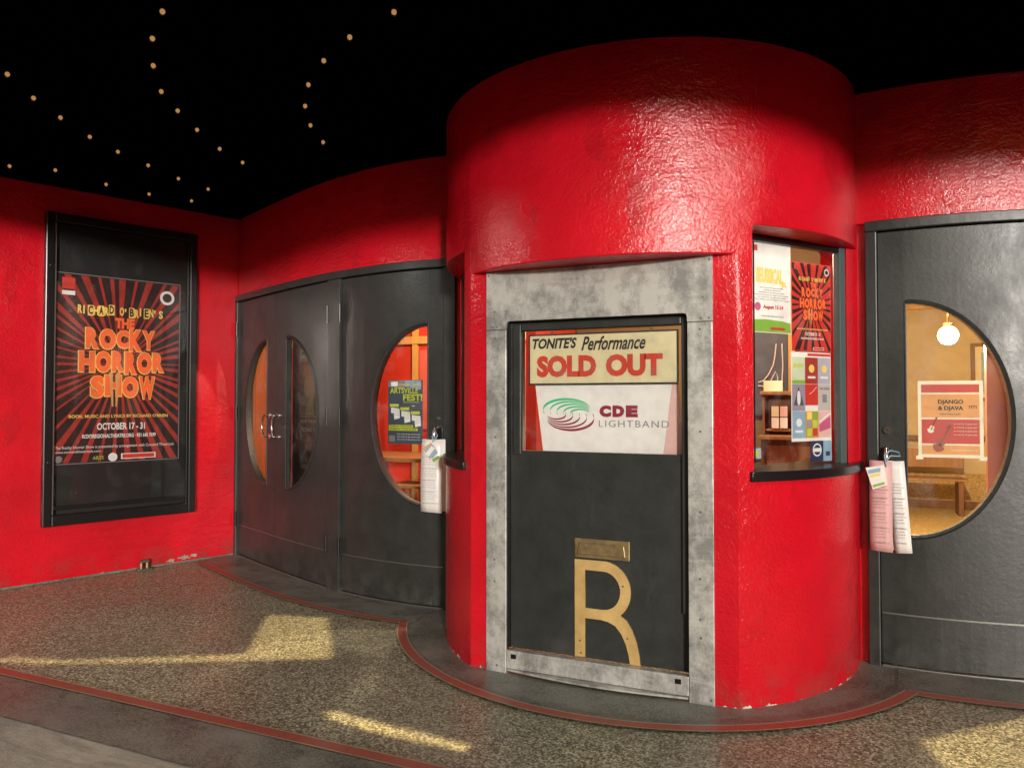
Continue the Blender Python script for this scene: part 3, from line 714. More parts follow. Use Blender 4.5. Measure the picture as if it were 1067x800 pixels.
text(p, WF, 'SEUSSICAL', a0 + .035, b1 - .215, a1 - .06, b1 - .135, pw + .0016, PYEL, .05); text(p, WF, 'JR.', a1 - .075, b1 - .235, a1 - .03, b1 - .2, pw + .0016, PYEL, .05)
for i, (l, r) in enumerate(((.06, .05), (.09, .07), (.05, .04), (.02, .01), (.04, .03), (.02, .0))): text(p, WF, 'music and lyrics for the stage by the company', a0 + l, b0 + .232 - i * .0125, a1 - r - .01, b0 + .239 - i * .0125, pw + .0016, GREYINK)
disc('round_print', WF, a0 + .045, b0 + .135, .022, pw + .0002, .0016, MAG, p); text(p, WF, 'August 15-24', a0 + .085, b0 + .120, a1 - .06, b0 + .146, pw + .0016, PRED, .03)
text(p, WF, 'roxyregionaltheatre.org', a0 + .07, b0 + .082, a1 - .06, b0 + .092, pw + .0016, GREYINK)
box('sponsor_bar', WF, a0 + .14, a1 - .05, b0 + .016, b0 + .03, pw + .0014, pw + .0022, PRED, p, 0)
show_poster(WF, .074, .392, 1.772, 2.252, pw, 'red sunburst show poster at top right of the right ticket window', False)
p = thing('season_poster', WF(.22, 1.285, pw), 'season sheet of nine small show pictures taped low in the right ticket window', 'poster')
a0, a1, b0, b1 = .066, .386, 1.284, 1.766
sheet('sheet', WF, a0, a1, b0, b1, pw, WHITE, p); box('header_strip', WF, a0 + .13, a1 - .004, b1 - .02, b1 - .006, pw, pw + .0014, PRED, p, 0)
cw, ch = (a1 - a0 - .016) / 3, (b1 - b0 - .05) / 3
PC = [[P('mint', (.55, .62, .45)), P('brick', (.35, .04, .025)), P('mist', (.42, .42, .50))], [PURP, PRED, P('ash', (.50, .46, .44))], [PBLUE, P('mustard', (.50, .30, .06)), PALEPINK]]
for r in range(3):
    for c in range(3):
        x, y = a0 + .006 + c * (cw + .002), b1 - .028 - (r + 1) * ch - r * .002
        if (r, c) == (1, 1): y += .03
        sheet('show_picture', WF, x, x + cw, y, y + (ch if (r, c) != (1, 1) else ch - .03), pw + .0016, PC[r][c], p)
        ac = [[GRASS, PYEL, PYEL], [SLATE, PWHITE, GREYINK], [PWHITE, LIME, MAG]][r][c]
        if (r, c) == (0, 0): box('picture_detail', WF, x, x + cw, y, y + .02, pw + .0016, pw + .0022, GRASS, p, 0); text(p, WF, 'SHOW', x + .01, y + .085, x + cw - .01, y + .11, pw + .002, LIME, .04)
        elif (r, c) == (1, 0): prism('picture_detail', WF, [(x + .01, y + .03), (x + .05, y + .13), (x + .09, y + .03)], pw + .0016, pw + .0022, ac, p); disc('picture_detail', WF, x + .05, y + .07, .014, pw + .0023, .0004, PWHITE, p, ry=.04)
        elif (r, c) == (1, 1): tube('picture_detail', [WF(x + .03, y + .06, pw + .002), WF(x + .06, y + .075, pw + .002), WF(x + .09, y + .1, pw + .002)], .0015, PWHITE, p, 5)
        elif (r, c) == (2, 1):
            for q, mm in enumerate((LIME, PRED, PURP, LIME, PYEL, GRASS)): box('picture_detail', WF, x + .012 + .045 * (q % 2), x + .05 + .045 * (q % 2), y + .01 + .045 * (q // 2), y + .05 + .045 * (q // 2), pw + .0016, pw + .0022, mm, p, 0)
        elif (r, c) == (2, 2): prism('picture_detail', WF, [(x + .006, y + .03), (x + .1, y + .05), (x + .1, y + .12), (x + .006, y + .07)], pw + .0016, pw + .0022, MAG, p); prism('picture_detail', WF, [(x + .006, y + .08), (x + .1, y + .13), (x + .1, y + .138), (x + .006, y + .09)], pw + .0016, pw + .0022, PWHITE, p)
        elif (r, c) == (1, 2): text(p, WF, 'THE STAGE', x + .008, y + .115, x + cw - .008, y + .128, pw + .002, INK); box('picture_detail', WF, x + .035, x + .07, y + .045, y + .09, pw + .0016, pw + .0022, GREYINK, p, 0)
        else: disc('picture_detail', WF, x + cw / 2, y + ch * .58, .022, pw + .0016, .0006, ac, p); box('picture_detail', WF, x + .02, x + cw - .02, y + .03, y + .042, pw + .0016, pw + .0022, PWHITE if c else ac, p, 0)
p = thing('window_card', WF(.30, 1.17, pw), 'small navy and light blue payment card sticker at the bottom of the right ticket window', 'sticker')
sheet('navy_half', WF, .216, .318, 1.172, 1.285, pw, NAVY, p); sheet('blue_half', WF, .319, .388, 1.172, 1.285, pw, PBLUE, p)
disc('oval_print', WF, .267, 1.235, .036, pw + .0002, .001, PWHITE, p); disc('oval_inner', WF, .267, 1.235, .028, pw + .0014, .0006, NAVY, p); box('oval_bar', WF, .235, .30, 1.225, 1.245, pw + .0018, pw + .0026, PWHITE, p, 0)
box('stripe', WF, .338, .372, 1.20, 1.225, pw, pw + .0014, NAVY, p, 0)
p = thing('star_sticker', WF(-.2, 1.19, pw), 'small sticker with a lime star at the lower left corner of the right ticket window', 'sticker')
sheet('square', WF, -.232, -.166, 1.186, 1.258, pw, PBLUE, p); box('dark_foot', WF, -.232, -.166, 1.186, 1.204, pw, pw + .001, INK, p, 0)
prism('star', WF, [(-.199 + (.028 if k % 2 == 0 else .012) * math.sin(math.pi * k / 5), 1.227 + (.028 if k % 2 == 0 else .012) * math.cos(math.pi * k / 5)) for k in range(10)], pw + .0002, pw + .0016, LIME, p)

# ================================================================== POSTERS AND FLYERS ON THE DOORS
fr = LF.plane(2.60); W0 = -.036
p = thing('festival_poster', fr(0, 1.18, W0), 'dark festival poster with lime lettering behind the half-moon glass left of the booth', 'poster')
a0, a1, b0, b1 = -.157, .158, 1.182, 1.658; w_ = W0
sheet('sheet', fr, a0, a1, b0, b1, w_, SLATE, p)
for i in range(6): box('sky_patch', fr, a0 + .003 + .05 * i, a0 + .05 + .05 * i, b1 - .05 - .01 * (i % 3), b1 - .004, w_, w_ + .0008, PBLUE if i > 2 else GREYINK, p, 0)
sheet('badge', fr, a0 + .03, a0 + .09, b1 - .045, b1 - .012, w_ + .0022, PWHITE, p)
text(p, fr, 'DOWNTOWN CLARKSVILLE', a0 + .1, b1 - .045, a1 - .01, b1 - .025, w_ + .0016, PYEL)
text(p, fr, 'ARTSVILLE', a0 + .02, b1 - .10, a1 - .04, b1 - .055, w_ + .0016, LIME, .02); text(p, fr, 'FEST!', a0 + .14, b1 - .155, a1 - .002, b1 - .105, w_ + .0016, LIME, .03)
box('rule', fr, a0 + .14, a1 - .03, b1 - .168, b1 - .164, w_, w_ + .0016, LIME, p, 0)
for x, y in ((.03, .20), (.125, .225), (.22, .255)):
    box('date_tab', fr, a0 + x - .01, a0 + x + .07, b1 - y - .0, b1 - y + .022, w_, w_ + .0016, LIME, p, 0)
    prism('speech_bubble', fr, [(a0 + x, b1 - y - .005), (a0 + x + .075, b1 - y - .012), (a0 + x + .08, b1 - y - .085), (a0 + x + .03, b1 - y - .095), (a0 + x + .025, b1 - y - .05), (a0 + x, b1 - y - .045)], w_, w_ + .0016, PWHITE, p)
    for q in range(4): text(p, fr, 'music art food', a0 + x + .012, b1 - y - .022 - .014 * q, a0 + x + .07, b1 - y - .015 - .014 * q, w_ + .002, GREYINK)
box('cross', fr, a1 - .095, a1 - .07, b1 - .195, b1 - .19, w_, w_ + .0016, PWHITE, p, 0); box('cross', fr, a1 - .085, a1 - .08, b1 - .207, b1 - .197, w_, w_ + .0016, PRED, p, 0)
for yy, x1 in ((.355, .12), (.378, .16)): box('lime_bar', fr, a0 + .01, a0 + .11 + x1, b1 - yy, b1 - yy + .02, w_, w_ + .0016, LIME, p, 0); text(p, fr, 'PUBLIC SQUARE', a0 + .02, b1 - yy + .005, a0 + .1 + x1, b1 - yy + .015, w_ + .002, INK, .02)
for yy in (.41, .43, .45): text(p, fr, 'live music all day food trucks', a0 + .09, b1 - yy, a1 - .02, b1 - yy + .011, w_ + .0016, PWHITE)
sheet('badge', fr, a0 + .012, a0 + .065, b0 + .015, b0 + .06, w_ + .0016, GREYINK, p)
fr = RF.plane(2.625)
p = thing('concert_poster', fr(0, 1.18, W0), 'orange and red concert poster with a guitar behind the half-moon glass right of the booth', 'poster')
a0, a1, b0, b1 = -.158, .160, 1.186, 1.614
PY2 = P('apricot', (.66, .33, .11)); PR2 = P('tomato', (.50, .055, .035)); CRM = P('ivory', (.74, .68, .52))
sheet('sheet', fr, a0, a1, b0, b1, w_, CRM, p)
for y0, y1, mm in ((.02, .065, PR2), (.075, .205, PY2), (.215, .35, PR2), (.36, .41, PY2)): box('colour_band', fr, a0 + .018, a1 - .018, b1 - y1, b1 - y0, w_, w_ + .0012, mm, p, 0)
e = w_ + .0016
text(p, fr, 'DJANGO', a0 + .1, b1 - .135, a1 - .095, b1 - .105, e, INK, .03); text(p, fr, '& DJAVA', a0 + .1, b1 - .170, a1 - .095, b1 - .140, e, INK, .03); text(p, fr, 'FIRST FRIDAY JAM', a0 + .11, b1 - .192, a1 - .11, b1 - .182, e, INK)
for q in range(4): tube('music_note', [fr(a1 - .066 + q * .011, b1 - .14, e), fr(a1 - .066 + q * .011, b1 - .155, e)], .0012, INK, p, 5)
box('note_beam', fr, a1 - .068, a1 - .031, b1 - .142, b1 - .139, w_ + .0014, e, INK, p, 0)
text(p, fr, '♪♪♪' if False else 'WWW', a0 + .03, b1 - .165, a0 + .08, b1 - .14, e, PTAN)
for q in range(4): text(p, fr, 'an evening of gypsy jazz', a0 + .175, b1 - .245 - .02 * q, a1 - .03, b1 - .235 - .02 * q, e, CRM)
text(p, fr, 'roxyregionaltheatre.org', a0 + .16, b1 - .392, a1 - .03, b1 - .38, e, CRM)
def instrument(cx_, cy_, k, ang, m1, m2):
    c, s = math.cos(ang), math.sin(ang); T = lambda x, y: (cx_ + (x * c - y * s) * k, cy_ + (x * s + y * c) * k)
    o = [T(.5 * math.cos(t) * (1 if math.sin(t) < 0 else .75) * (1 - .28 * math.exp(-((math.sin(t) - .1) / .22) ** 2)), .62 * math.sin(t)) for t in [2 * math.pi * i / 40 for i in range(40)]]
    prism('instrument_body', fr, o, w_ + .0013, w_ + .002, m1, p)
    prism('instrument_neck', fr, [T(-.06, .2), T(.06, .2), T(.05, 1.7), T(-.05, 1.7)], w_ + .0021, w_ + .0026, m2, p)
    prism('instrument_head', fr, [T(-.12, 1.7), T(.12, 1.7), T(.10, 2.0), T(-.10, 2.0)], w_ + .0021, w_ + .0026, m2, p)
    disc('sound_hole', fr, *T(0, .05), .12 * k, w_ + .0027, .0004, INK, p, 14)
instrument(a0 + .105, b1 - .36, .062, -.45, P('guitar', (.35, .08, .035)), OAK); instrument(a0 + .065, b1 - .27, .036, -.4, CRM, P('bow', (.12, .03, .02)))
for u in (a0 - .012, a1 - .02):
    box('tape', fr, u, u + .035, b0 - .012, b0 + .008, w_, w_ + .002, CRM, p, 0)

def flyers(fr, u, ztop, sheets_, label, cord):
    r = thing('flyer_bundle', fr(u, ztop - .5, .07), label, 'flyers')
    for i, (c, wd, hh, tilt, m, wo) in enumerate(sheets_):
        bm = bmesh.new(); n = 10; prev = None
        for j in range(n + 1):
            t = j / n; z = ztop - hh * t; bow = .012 * math.sin(t * 3 + i) + .014 * t
            ctr = u + c + tilt * t
            cur = [bm.verts.new(fr(ctr + wd * (q - .5), z + .006 * (q - .5) * (1 if i % 2 else -1), wo + bow + .006 * math.cos((q - .5) * 3))) for q in (0, .33, .66, 1)]
            if prev:
                for q in range(3): bm.faces.new((prev[q], prev[q + 1], cur[q + 1], cur[q]))
            prev = cur
        o = finish('flyer', bm, m, r, 180); k = o.modifiers.new('thick', 'SOLIDIFY'); k.thickness = .0008
        sgn = 1 if fr.nu == 1 else 1
        if hh > .4:
            pl = fr
            for q in range(21):
                zz = ztop - .13 - q * .0165 - (.012 if q % 5 == 4 else 0); t = (ztop - zz) / hh
                if t > .96: break
                bow = .012 * math.sin(t * 3 + i) + .014 * t
                x0 = u + c + tilt * t - wd * .40; x1 = x0 + wd * random.uniform(.55, .8)
                text(r, fr, random.choice(('saturday matinee at two', 'box office opens at nine', 'season tickets on sale', 'opening night gala')), x0, zz, x1, zz + .006, wo + bow + .0075, GREYINK, name='print_line')
    tube('cord', [fr(u + a, ztop + b, c) for a, b, c in cord], .004, PBLUE, r, 6)
    return r
LP = LF.plane(2.9); RP = RF.plane(2.945)
fl1 = flyers(LP, 0, 1.225, [(-.012, .165, .52, 0, PWHITE, .062), (.006, .165, .515, .012, WHITE, .045)], 'white programme flyers tied to the door handle left of the booth', [(.0, -.02, .075), (-.01, .02, .07), (.012, .06, .06), (.03, .03, .065), (.01, -.01, .07)])
disc('programme_fold', LP, -.01, 1.14, .05, .088, .002, PBLUE, fl1, 5); prism('programme_cover', LP, [(-.075, 1.165), (-.01, 1.205), (.045, 1.13), (-.02, 1.085)], .086, .0875, PTAN, fl1); prism('programme_cover', LP, [(-.055, 1.12), (-.005, 1.18), (.025, 1.165), (-.025, 1.105)], .091, .0925, PWHITE, fl1); prism('programme_cover', LP, [(.0, 1.085), (.055, 1.115), (.06, 1.095), (.01, 1.065)], .091, .0925, GRASS, fl1)
fl2 = flyers(RP, 0, 1.165, [(-.03, .115, .505, 0, PINK, .066), (.045, .085, .51, .035, PWHITE, .05), (.035, .09, .50, .012, WHITE, .042)], 'pink and white programme flyers tied to the door handle right of the booth', [(.0, -.03, .08), (-.01, .03, .075), (.02, .06, .066), (.06, .05, .07), (.07, .03, .07), (.02, .03, .075), (.0, .0, .08)])
prism('programme_cover', RP, [(-.105, 1.125), (-.01, 1.145), (.005, 1.035), (-.07, 1.005)], .094, .0965, WHITE, fl2); prism('programme_print', RP, [(-.095, 1.112), (-.03, 1.128), (-.03, 1.105), (-.09, 1.09)], .0968, .0975, PBLUE, fl2); prism('programme_print', RP, [(-.07, 1.03), (-.01, 1.05), (-.008, 1.038), (-.068, 1.015)], .0968, .0975, GRASS, fl2); prism('programme_print', RP, [(-.085, 1.085), (-.03, 1.1), (-.03, 1.085), (-.08, 1.07)], .0968, .0975, PYEL, fl2)
# what shows through the double door: plywood behind the left glass, a dark sheet painted as the reflection in the right
pb = thing('plywood_panel', (-4.9, 1.5, 0), 'orange plywood wall boards seen through the left half-moon glass of the double door', 'board')
for k in range(9): box('board', FLAT, -5.0, -4.96, .01, 2.7, -2.09 + k * .15, -2.09 + k * .15 + .147, PINE, pb, .003)
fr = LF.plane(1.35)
nb = thing('reflection_sheet', fr(0, .6, -.12), 'dim brown sheet painted as the reflection in the right glass of the double door', 'poster')
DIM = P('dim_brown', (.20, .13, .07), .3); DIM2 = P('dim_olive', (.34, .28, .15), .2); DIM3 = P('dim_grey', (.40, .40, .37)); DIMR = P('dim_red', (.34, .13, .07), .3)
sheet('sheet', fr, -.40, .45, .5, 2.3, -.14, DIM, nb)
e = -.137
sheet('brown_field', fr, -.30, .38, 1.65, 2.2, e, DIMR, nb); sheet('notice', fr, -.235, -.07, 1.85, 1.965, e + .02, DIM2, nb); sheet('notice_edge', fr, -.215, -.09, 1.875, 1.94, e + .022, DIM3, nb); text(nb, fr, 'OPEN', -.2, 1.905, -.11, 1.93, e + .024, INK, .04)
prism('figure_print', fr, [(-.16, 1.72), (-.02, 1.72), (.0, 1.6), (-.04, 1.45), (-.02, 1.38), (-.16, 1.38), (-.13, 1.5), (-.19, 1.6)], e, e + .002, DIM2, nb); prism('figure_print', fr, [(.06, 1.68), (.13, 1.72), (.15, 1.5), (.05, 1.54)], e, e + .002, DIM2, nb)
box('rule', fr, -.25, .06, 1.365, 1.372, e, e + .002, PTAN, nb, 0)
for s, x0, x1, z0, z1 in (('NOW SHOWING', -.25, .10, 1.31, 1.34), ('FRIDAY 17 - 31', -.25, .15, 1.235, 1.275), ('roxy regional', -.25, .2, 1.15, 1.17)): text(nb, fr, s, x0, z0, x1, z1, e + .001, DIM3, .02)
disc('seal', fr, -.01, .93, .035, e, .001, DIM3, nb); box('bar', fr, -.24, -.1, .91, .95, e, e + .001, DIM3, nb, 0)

# ================================================================== LOBBY BEHIND THE GLASS
lob = thing('lobby_room', (0, 3, 0), 'warm lit lobby room behind the entrance doors and booth', 'room')
def wallbox(name, x0, x1, y0, y1, z0, z1, m): return box(name, FLAT, x0, x1, z0, z1, -y1, -y0, m, lob, 0)
wallbox('lobby_floor', -5, 5.4, .75, 7.2, -.05, .004, CARPET)
for sd_ in (-1, 1):
    ps = [tuple(LOB[sd_](s, 0, -.16)[:2]) for s in (0, .5, 1, 1.5, 2, 2.5, 3.0)]
    prism('lobby_floor_edge', type('Z', (), {'__call__': lambda s, u, v, w_=0: Vector((u, v, w_)), 'nu': 1})(), ps + [(0, .74), (sd_ * 4.1, .749)], .001, .003, CARPET, lob)
wallbox('lobby_ceiling', -5, 5.4, .95, 7.2, 2.98, 3.05, INTANM)
for sd_ in (-1, 1): prism('ceiling_edge', type('Z', (), {'__call__': lambda s, u, v, w_=0: Vector((u, v, w_)), 'nu': 1})(), [tuple(LOB[sd_](s, 0, -.1)[:2]) for s in (.25, .5, 1, 1.5, 2, 2.5, 3.0)] + [(sd_ * .9, .80), (sd_ * 3.9, .80)], 2.99, 3.04, INTANM, lob)
wallbox('left_end_wall', -5.15, -5.05, .3, 7.2, 0, 3.0, INRED); wallbox('right_end_wall', 5.35, 5.45, .3, 7.2, 0, 3.0, INTANM)
wallbox('red_wall', -4.95, -1.05, 2.1, 2.2, 0, 2.98, INRED)
wallbox('olive_wall', -1.05, 1.25, 1.75, 1.85, 0, 2.98, INOLIVE)
wallbox('partition', -1.15, -1.06, .75, 2.1, 0, 2.98, INRED); wallbox('partition', 1.20, 1.25, .7, 1.74, 0, 2.98, INRED)
wallbox('partition', 1.20, 1.25, 1.86, 7.1, 0, 2.98, INTANM)
wallbox('tan_wall', 1.25, 5.35, 7.1, 7.2, 0, 2.98, INTANM); wallbox('wainscot', 1.26, 5.34, 7.06, 7.095, .01, .5, CARPET)
wallbox('rust_partition', 2.22, 5.34, 1.7, 1.78, 0, 2.98, mat('rust_paint', (.30, .085, .04), .5))
wallbox('gold_trim', -3.03, -2.97, 2.06, 2.098, 0, 2.98, POSTW); wallbox('gold_trim', -4.9, -1.2, 2.05, 2.059, 2.12, 2.20, POSTW)
wallbox('reflection_panel', -2.95, -1.3, 2.08, 2.097, 1.2, 2.05, mat('coral_reflection', (.62, .13, .10), .35))  # paler panel paints in a reflection seen against the red wall
for k, (x, z0, z1) in enumerate(((1.55, 1.55, 2.2), (2.35, 1.3, 1.75), (2.9, 1.5, 2.3))):
    fx = thing('lobby_picture', (x, 7.05, z0), ('tall', 'small square', 'large')[k] + ' framed picture on the far lobby wall behind the right door', 'picture', 'pictures on the lobby wall')
    box('frame', FLAT, x, x + .5, z0, z1, -7.095, -7.06, OAK, fx, .004); box('mat', FLAT, x + .05, x + .45, z0 + .05, z1 - .05, -7.059, -7.052, CREAM, fx, 0); box('print', FLAT, x + .12, x + .38, z0 + .13, z1 - .13, -7.051, -7.048, (PURP, PRED, PBLUE)[k], fx, 0)
bn = thing('lobby_bench', (2.0, 5.9, 0), 'wooden bench against the far lobby wall behind the right door', 'bench')
for k in range(4): box('seat_slat', FLAT, 1.45, 2.75, .45, .48, -6.72 + k * .1, -6.63 + k * .1, TABLEW, bn, .004)
for x in (1.5, 2.64): box('leg', FLAT, x, x + .06, .005, .449, -6.7, -6.36, OAK, bn, .004)
box('backrest', FLAT, 1.45, 2.75, .6, .85, -6.76, -6.73, TABLEW, bn, .004)
wallbox('chair_rail', 1.26, 5.34, 7.03, 7.099, .95, 1.02, OAK); wallbox('baseboard', 1.26, 5.34, 7.045, 7.059, .005, .12, OAK); wallbox('cornice', 1.26, 5.34, 7.0, 7.099, 2.8, 2.97, POSTW)
# table and stool glimpsed through the left door
tb = thing('wooden_table', (-2.78, 1.45, 0), 'wooden table behind the half-moon glass left of the booth', 'table')
def bx3(name, x0, x1, y0, y1, z0, z1, m, par): return box(name, FLAT, x0, x1, z0, z1, -y1, -y0, m, par, .004)
bx3('tabletop', -3.35, -2.2, 1.1, 1.85, .93, .97, TABLEW, tb)
for x, y in ((-3.28, 1.17), (-2.80, 1.17), (-3.28, 1.78), (-2.27, 1.78)): bx3('leg', x - .035, x + .035, y - .035, y + .035, .005, .929, OAK, tb)
st = thing('wooden_stool', (-2.45, 1.2, 0), 'wooden stool with slatted seat beside the table behind the left door glass', 'stool')
for k in range(4): bx3('seat_slat', -2.66, -2.26, 1.0 + k * .09, 1.08 + k * .09, .70, .73, TABLEW, st)
for x, y in ((-2.63, 1.02), (-2.29, 1.02), (-2.63, 1.33), (-2.29, 1.33)): bx3('leg', x - .02, x + .02, y - .02, y + .02, .005, .699, TABLEW, st)
bx3('stretcher', -2.63, -2.29, 1.01, 1.03, .3, .33, TABLEW, st)
# inside the ticket booth, seen through its right window
cb = thing('wooden_cabinet', (.9, 1.1, 0), 'dark wooden desk cabinet inside the booth behind the right ticket window', 'cabinet')
bx3('desk_body', .67, 1.18, .85, 1.3, .005, 1.22, OAK, cb); bx3('desk_top', .655, 1.19, .78, 1.31, 1.222, 1.25, TABLEW, cb)
bx3('hutch_back', .69, 1.18, 1.22, 1.25, 1.252, 1.545, OAK, cb); bx3('hutch_side', .67, .689, .98, 1.25, 1.252, 1.545, OAK, cb); bx3('hutch_top', .655, 1.19, .965, 1.27, 1.548, 1.575, TABLEW, cb); bx3('hutch_shelf', .691, 1.18, 1.0, 1.215, 1.275, 1.295, TABLEW, cb)
bx3('drawer', .71, 1.14, .835, .848, 1.02, 1.18, TABLEW, cb)
for i, (x, z, m) in enumerate(((.735, 1.30, WHITE), (.735, 1.385, CREAM), (.795, 1.30, WHITE), (.795, 1.385, PALEPINK))):
    k = box('notice_card', FLAT, x, x + .052, z, z + .078, -.996, -.99, m, None, 0); tag(k, ('white card lower left', 'cream card upper left', 'white card lower right', 'pink card upper right')[i] + ' of the four cards on the booth cabinet', 'card', 'cards on the booth cabinet')
pfm = thing('picture_frame', (.93, .97, 1.25), 'small dark framed picture leaning on the booth cabinet', 'picture frame')
bx3('frame', .885, 1.0, .955, .975, 1.255, 1.50, INOLIVE, pfm); bx3('mat', .905, .98, .950, .954, 1.28, 1.475, CREAM, pfm); bx3('print', .925, .96, .946, .9495, 1.33, 1.43, OAK, pfm)
ar = thing('line_drawing', (.62, 1.7, 1.4), 'slate blue picture with white high heeled shoe outline on the booth back wall', 'picture')
bx3('board', .30, .815, 1.70, 1.735, 1.38, 2.1, SLATE, ar)
wl = lambda pts: tube('white_line', [(x, 1.694, z) for x, z in pts], .006, PWHITE, ar, 6)
wl([(.58, 1.66), (.62, 1.67), (.66, 1.72), (.70, 1.80), (.715, 1.88), (.725, 1.98)]); wl([(.58, 1.63), (.63, 1.625), (.68, 1.67), (.72, 1.75), (.735, 1.70), (.73, 1.6)]); wl([(.77, 1.98), (.775, 1.8), (.765, 1.62), (.745, 1.5)])
po = thing('timber_post', (.84, 1.66, 0), 'yellow pine post beside the slate picture inside the booth', 'post')
bx3('post_shaft', .818, .872, 1.66, 1.735, .005, 2.6, POSTW, po); bx3('post_base', .80, .89, 1.64, 1.738, .001, .12, POSTW, po)
env = box('envelope', FLAT, .66, .80, 1.577, 1.66, -1.24, -1.234, CREAM, None, 0); tag(env, 'cream envelope standing on top of the booth cabinet', 'envelope')
ct = box('counter_shelf', FLAT, -.75, .80, 1.085, 1.11, .30, .72, TABLEW, booth, .003)
# ------------------------------------------------------------------ lit lamps of the place
def lamp(name, loc, label, power, color, r=.07, glow=12, drop=.3):
    o = thing(name, loc, label, 'lamp')
    bm = bmesh.new(); bmesh.ops.create_uvsphere(bm, u_segments=20, v_segments=12, radius=r, matrix=Matrix.Translation(loc))
    finish('globe', bm, mat(name + '_glow', (.9, .8, .6), .4, 0, .5, color, glow), o, 60)
    tube('stem', [Vector(loc) + Vector((0, 0, r)), Vector(loc) + Vector((0, 0, drop))], .01, BRASSM, o, 8); tube('collar', [Vector(loc) + Vector((0, 0, r * .9)), Vector(loc) + Vector((0, 0, r * 1.3))], r * .5, BRASSM, o, 12)
    l = bpy.data.lights.new('bulb_light', 'POINT'); l.energy = power; l.color = color; l.shadow_soft_size = .06
    q = bpy.data.objects.new('bulb_light', l); q.location = Vector(loc) + Vector((0, -r * 1.4, -r * 1.2)); col.objects.link(q); adopt(q, o); return o
WARM = (1, .70, .36)
lamp('pendant_lamp', (2.12, 2.9, 2.10), 'bright glowing lobby lamp seen at the top of the right half-moon window', 420, (1, .80, .50), .085, 25, .88)
lamp('pendant_lamp', (-2.0, 1.2, 2.62), 'warm lobby lamp hanging above the table behind the left doors', 120, (1, .80, .54), .07, 8, .36)
lamp('pendant_lamp', (.35, .45, 2.62), 'warm lamp hanging inside the ticket booth', 105, (1, .80, .54), .07, 8, .36)
# ------------------------------------------------------------------ added, unseen spotlight: its gate is cut to throw the yellow patches
SL = Vector((-.07, -3.06, 3.235))
sl = thing('spotlight', SL, 'added black spotlight out of view under the canopy, cut to throw the yellow patches', 'spotlight')
ld = bpy.data.lights.new('spot_beam', 'SPOT'); ld.energy = 1200; ld.color = (1, .72, .34); ld.spot_size = R_(120); ld.spot_blend = .1; ld.shadow_soft_size = .0004
lo_ = bpy.data.objects.new('spot_beam', ld); lo_.location = SL; lo_.rotation_euler = (Vector((-.6, -1.2, 0)) - SL).to_track_quat('-Z', 'Y').to_euler(); col.objects.link(lo_); adopt(lo_, sl)
GZ = SL.z - .04                                    # horizontal gate plate under the lamp
def gate(p): k = (SL.z - GZ) / SL.z; return (SL.x + (p[0] - SL.x) * k, SL.y + (p[1] - SL.y) * k)
holes = [[(-2.50, -.74), (-2.07, -.62), (-1.53, -1.28), (-1.95, -1.50), (-3.0, -2.03), (-3.3, -2.10), (-3.3, -2.02), (-2.9, -1.90), (-2.05, -1.42)],
         [(-1.10, -1.88), (-.75, -1.90), (-.30, -1.93), (-.30, -1.99), (-.8, -1.99), (-1.05, -1.95)],
         [(1.50, -1.10), (2.02, -.58), (2.6, -.62), (2.4, -1.5), (1.62, -1.48)]]
gp = [(SL.x - .065, SL.y - .03), (SL.x + .055, SL.y - .03), (SL.x + .055, SL.y + .05), (SL.x - .065, SL.y + .05)]
ZF = type('ZF', (), {'__call__': lambda s, u, v, w_=0: Vector((u, v, w_)), 'nu': 1})()
shape('gate_plate', ZF, [gp] + [[gate(p) for p in h] for h in holes], GZ, .0001, CASE, sl)
for i in range(4):
    (xa, ya), (xb, yb) = gp[i], gp[(i + 1) % 4]; bm = bmesh.new()
    bm.faces.new([bm.verts.new(q) for q in ((xa, ya, GZ), (xb, yb, GZ), (xb, yb, SL.z + .05), (xa, ya, SL.z + .05))]); finish('housing_side', bm, CASE, sl)
box('yoke', FLAT, SL.x - .04, SL.x + .04, SL.z + .045, CEIL - .002, -SL.y - .02, -SL.y + .02, CASE, sl)

# added downlights, out of view, put in for floor light and wall sheen
for k, (x, y, en) in enumerate(((-3.25, -2.4, 88), (1.75, -3.3, 95), (2.25, -2.0, 50))):
    q = Vector((x, y, CEIL - .005))
    o = thing('added_downlight', q, ('leftmost', 'middle', 'rightmost')[k] + ' added round downlight, out of view in the black canopy ceiling', 'downlight', 'added downlights in the canopy ceiling')
    tube('trim_ring', [q + Vector((.09 * math.cos(a * math.pi / 12), .09 * math.sin(a * math.pi / 12), -.004)) for a in range(24)], .008, CHROME, o, 8, True)
    disc('lens', ZP, x, y, .08, CEIL - .008, .004, mat('lens_glow', (.8, .8, .75), .4, 0, .5, (1, .94, .80), 2), o)
    l = bpy.data.lights.new('downlight_beam', 'SPOT'); l.energy = en; l.color = (1, .96, .87); l.spot_size = R_((159, 153, 158)[k]); l.spot_blend = .22; l.shadow_soft_size = .05
    g_ = bpy.data.objects.new('downlight_beam', l); g_.location = q - Vector((0, 0, .02)); col.objects.link(g_); adopt(g_, o)

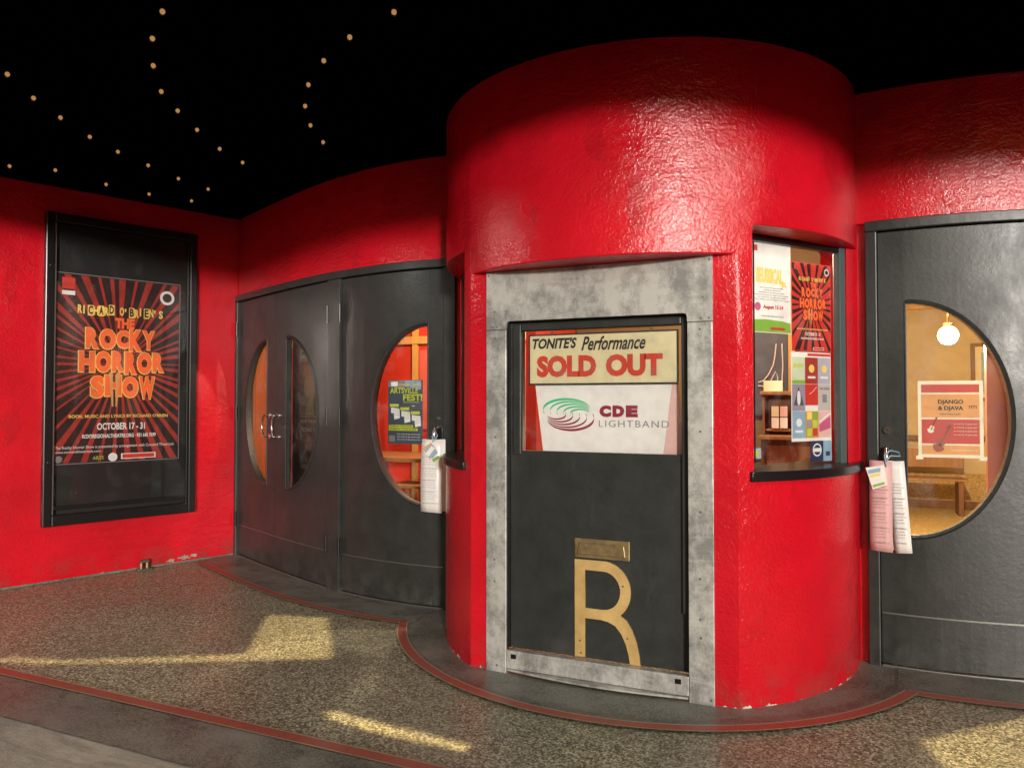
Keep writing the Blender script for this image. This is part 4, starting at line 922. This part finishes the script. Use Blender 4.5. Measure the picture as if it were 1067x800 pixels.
# ------------------------------------------------------------------ bulbs under the canopy
rows = [([(-2.87, -2.34), (-3.05, -2.08), (-3.19, -1.82), (-3.33, -1.52), (-3.42, -1.24), (-3.48, -.94), (-3.54, -.61), (-3.55, -.3)], 'small amber bulb in the left long row under the black ceiling'),
        ([(-1.58, -2.47), (-1.83, -2.31), (-2.07, -2.1), (-2.3, -1.85), (-2.44, -1.61), (-2.58, -1.33), (-2.72, -1.0), (-2.79, -.71)], 'small amber bulb in the middle curved row under the black ceiling'),
        ([(-.63, -2.05), (-.95, -1.94), (-1.22, -1.79), (-1.48, -1.59), (-1.69, -1.36), (-1.86, -1.1), (-1.98, -.82)], 'small amber bulb in the curved row nearest the booth'),
        ([(-4.44, -1.34), (-4.22, -1.14), (-4.2, -.73), (-4.12, -.39), (-3.96, -.09)], 'small amber bulb in the row close above the left red wall')]
bm = bmesh.new()
bmesh.ops.create_uvsphere(bm, u_segments=14, v_segments=10, radius=.019)
for v in bm.verts: v.co.z *= 1.25; v.co.z -= .05
bm_me = bpy.data.meshes.new('bulb_glass'); bm.to_mesh(bm_me); bm.free(); bm_me.materials.append(BULB); bm_me.polygons.foreach_set('use_smooth', [True] * len(bm_me.polygons))
bm = bmesh.new(); bmesh.ops.create_cone(bm, cap_ends=True, segments=12, radius1=.014, radius2=.018, depth=.032, matrix=Matrix.Translation((0, 0, -.015)))
so_me = bpy.data.meshes.new('socket'); bm.to_mesh(so_me); bm.free(); so_me.materials.append(BLACK)
bm = bmesh.new(); bmesh.ops.create_uvsphere(bm, u_segments=10, v_segments=8, radius=.012, matrix=Matrix.Translation((0, 0, -.052)))
fi_me = bpy.data.meshes.new('glint_core'); bm.to_mesh(fi_me); bm.free(); fi_me.materials.append(GLINT)  # glowing core stands in for the glint on the unlit bulbs
for pts, lab in rows:
    for i, (x, y) in enumerate(pts):
        ordn = ('first', 'second', 'third', 'fourth', 'fifth', 'sixth', 'seventh', 'eighth')[i]
        r = bpy.data.objects.new('light_bulb', None); r.location = (x, y, CEIL - .001); r.empty_display_size = .05; col.objects.link(r); tag(r, ordn + ' amber bulb from the street end ' + lab[17:], 'light bulb', 'bulbs ' + lab[17:])
        for nm, me in (('bulb_glass', bm_me), ('socket', so_me), ('glint_core', fi_me)):
            c = bpy.data.objects.new(nm, me); col.objects.link(c); c.parent = r
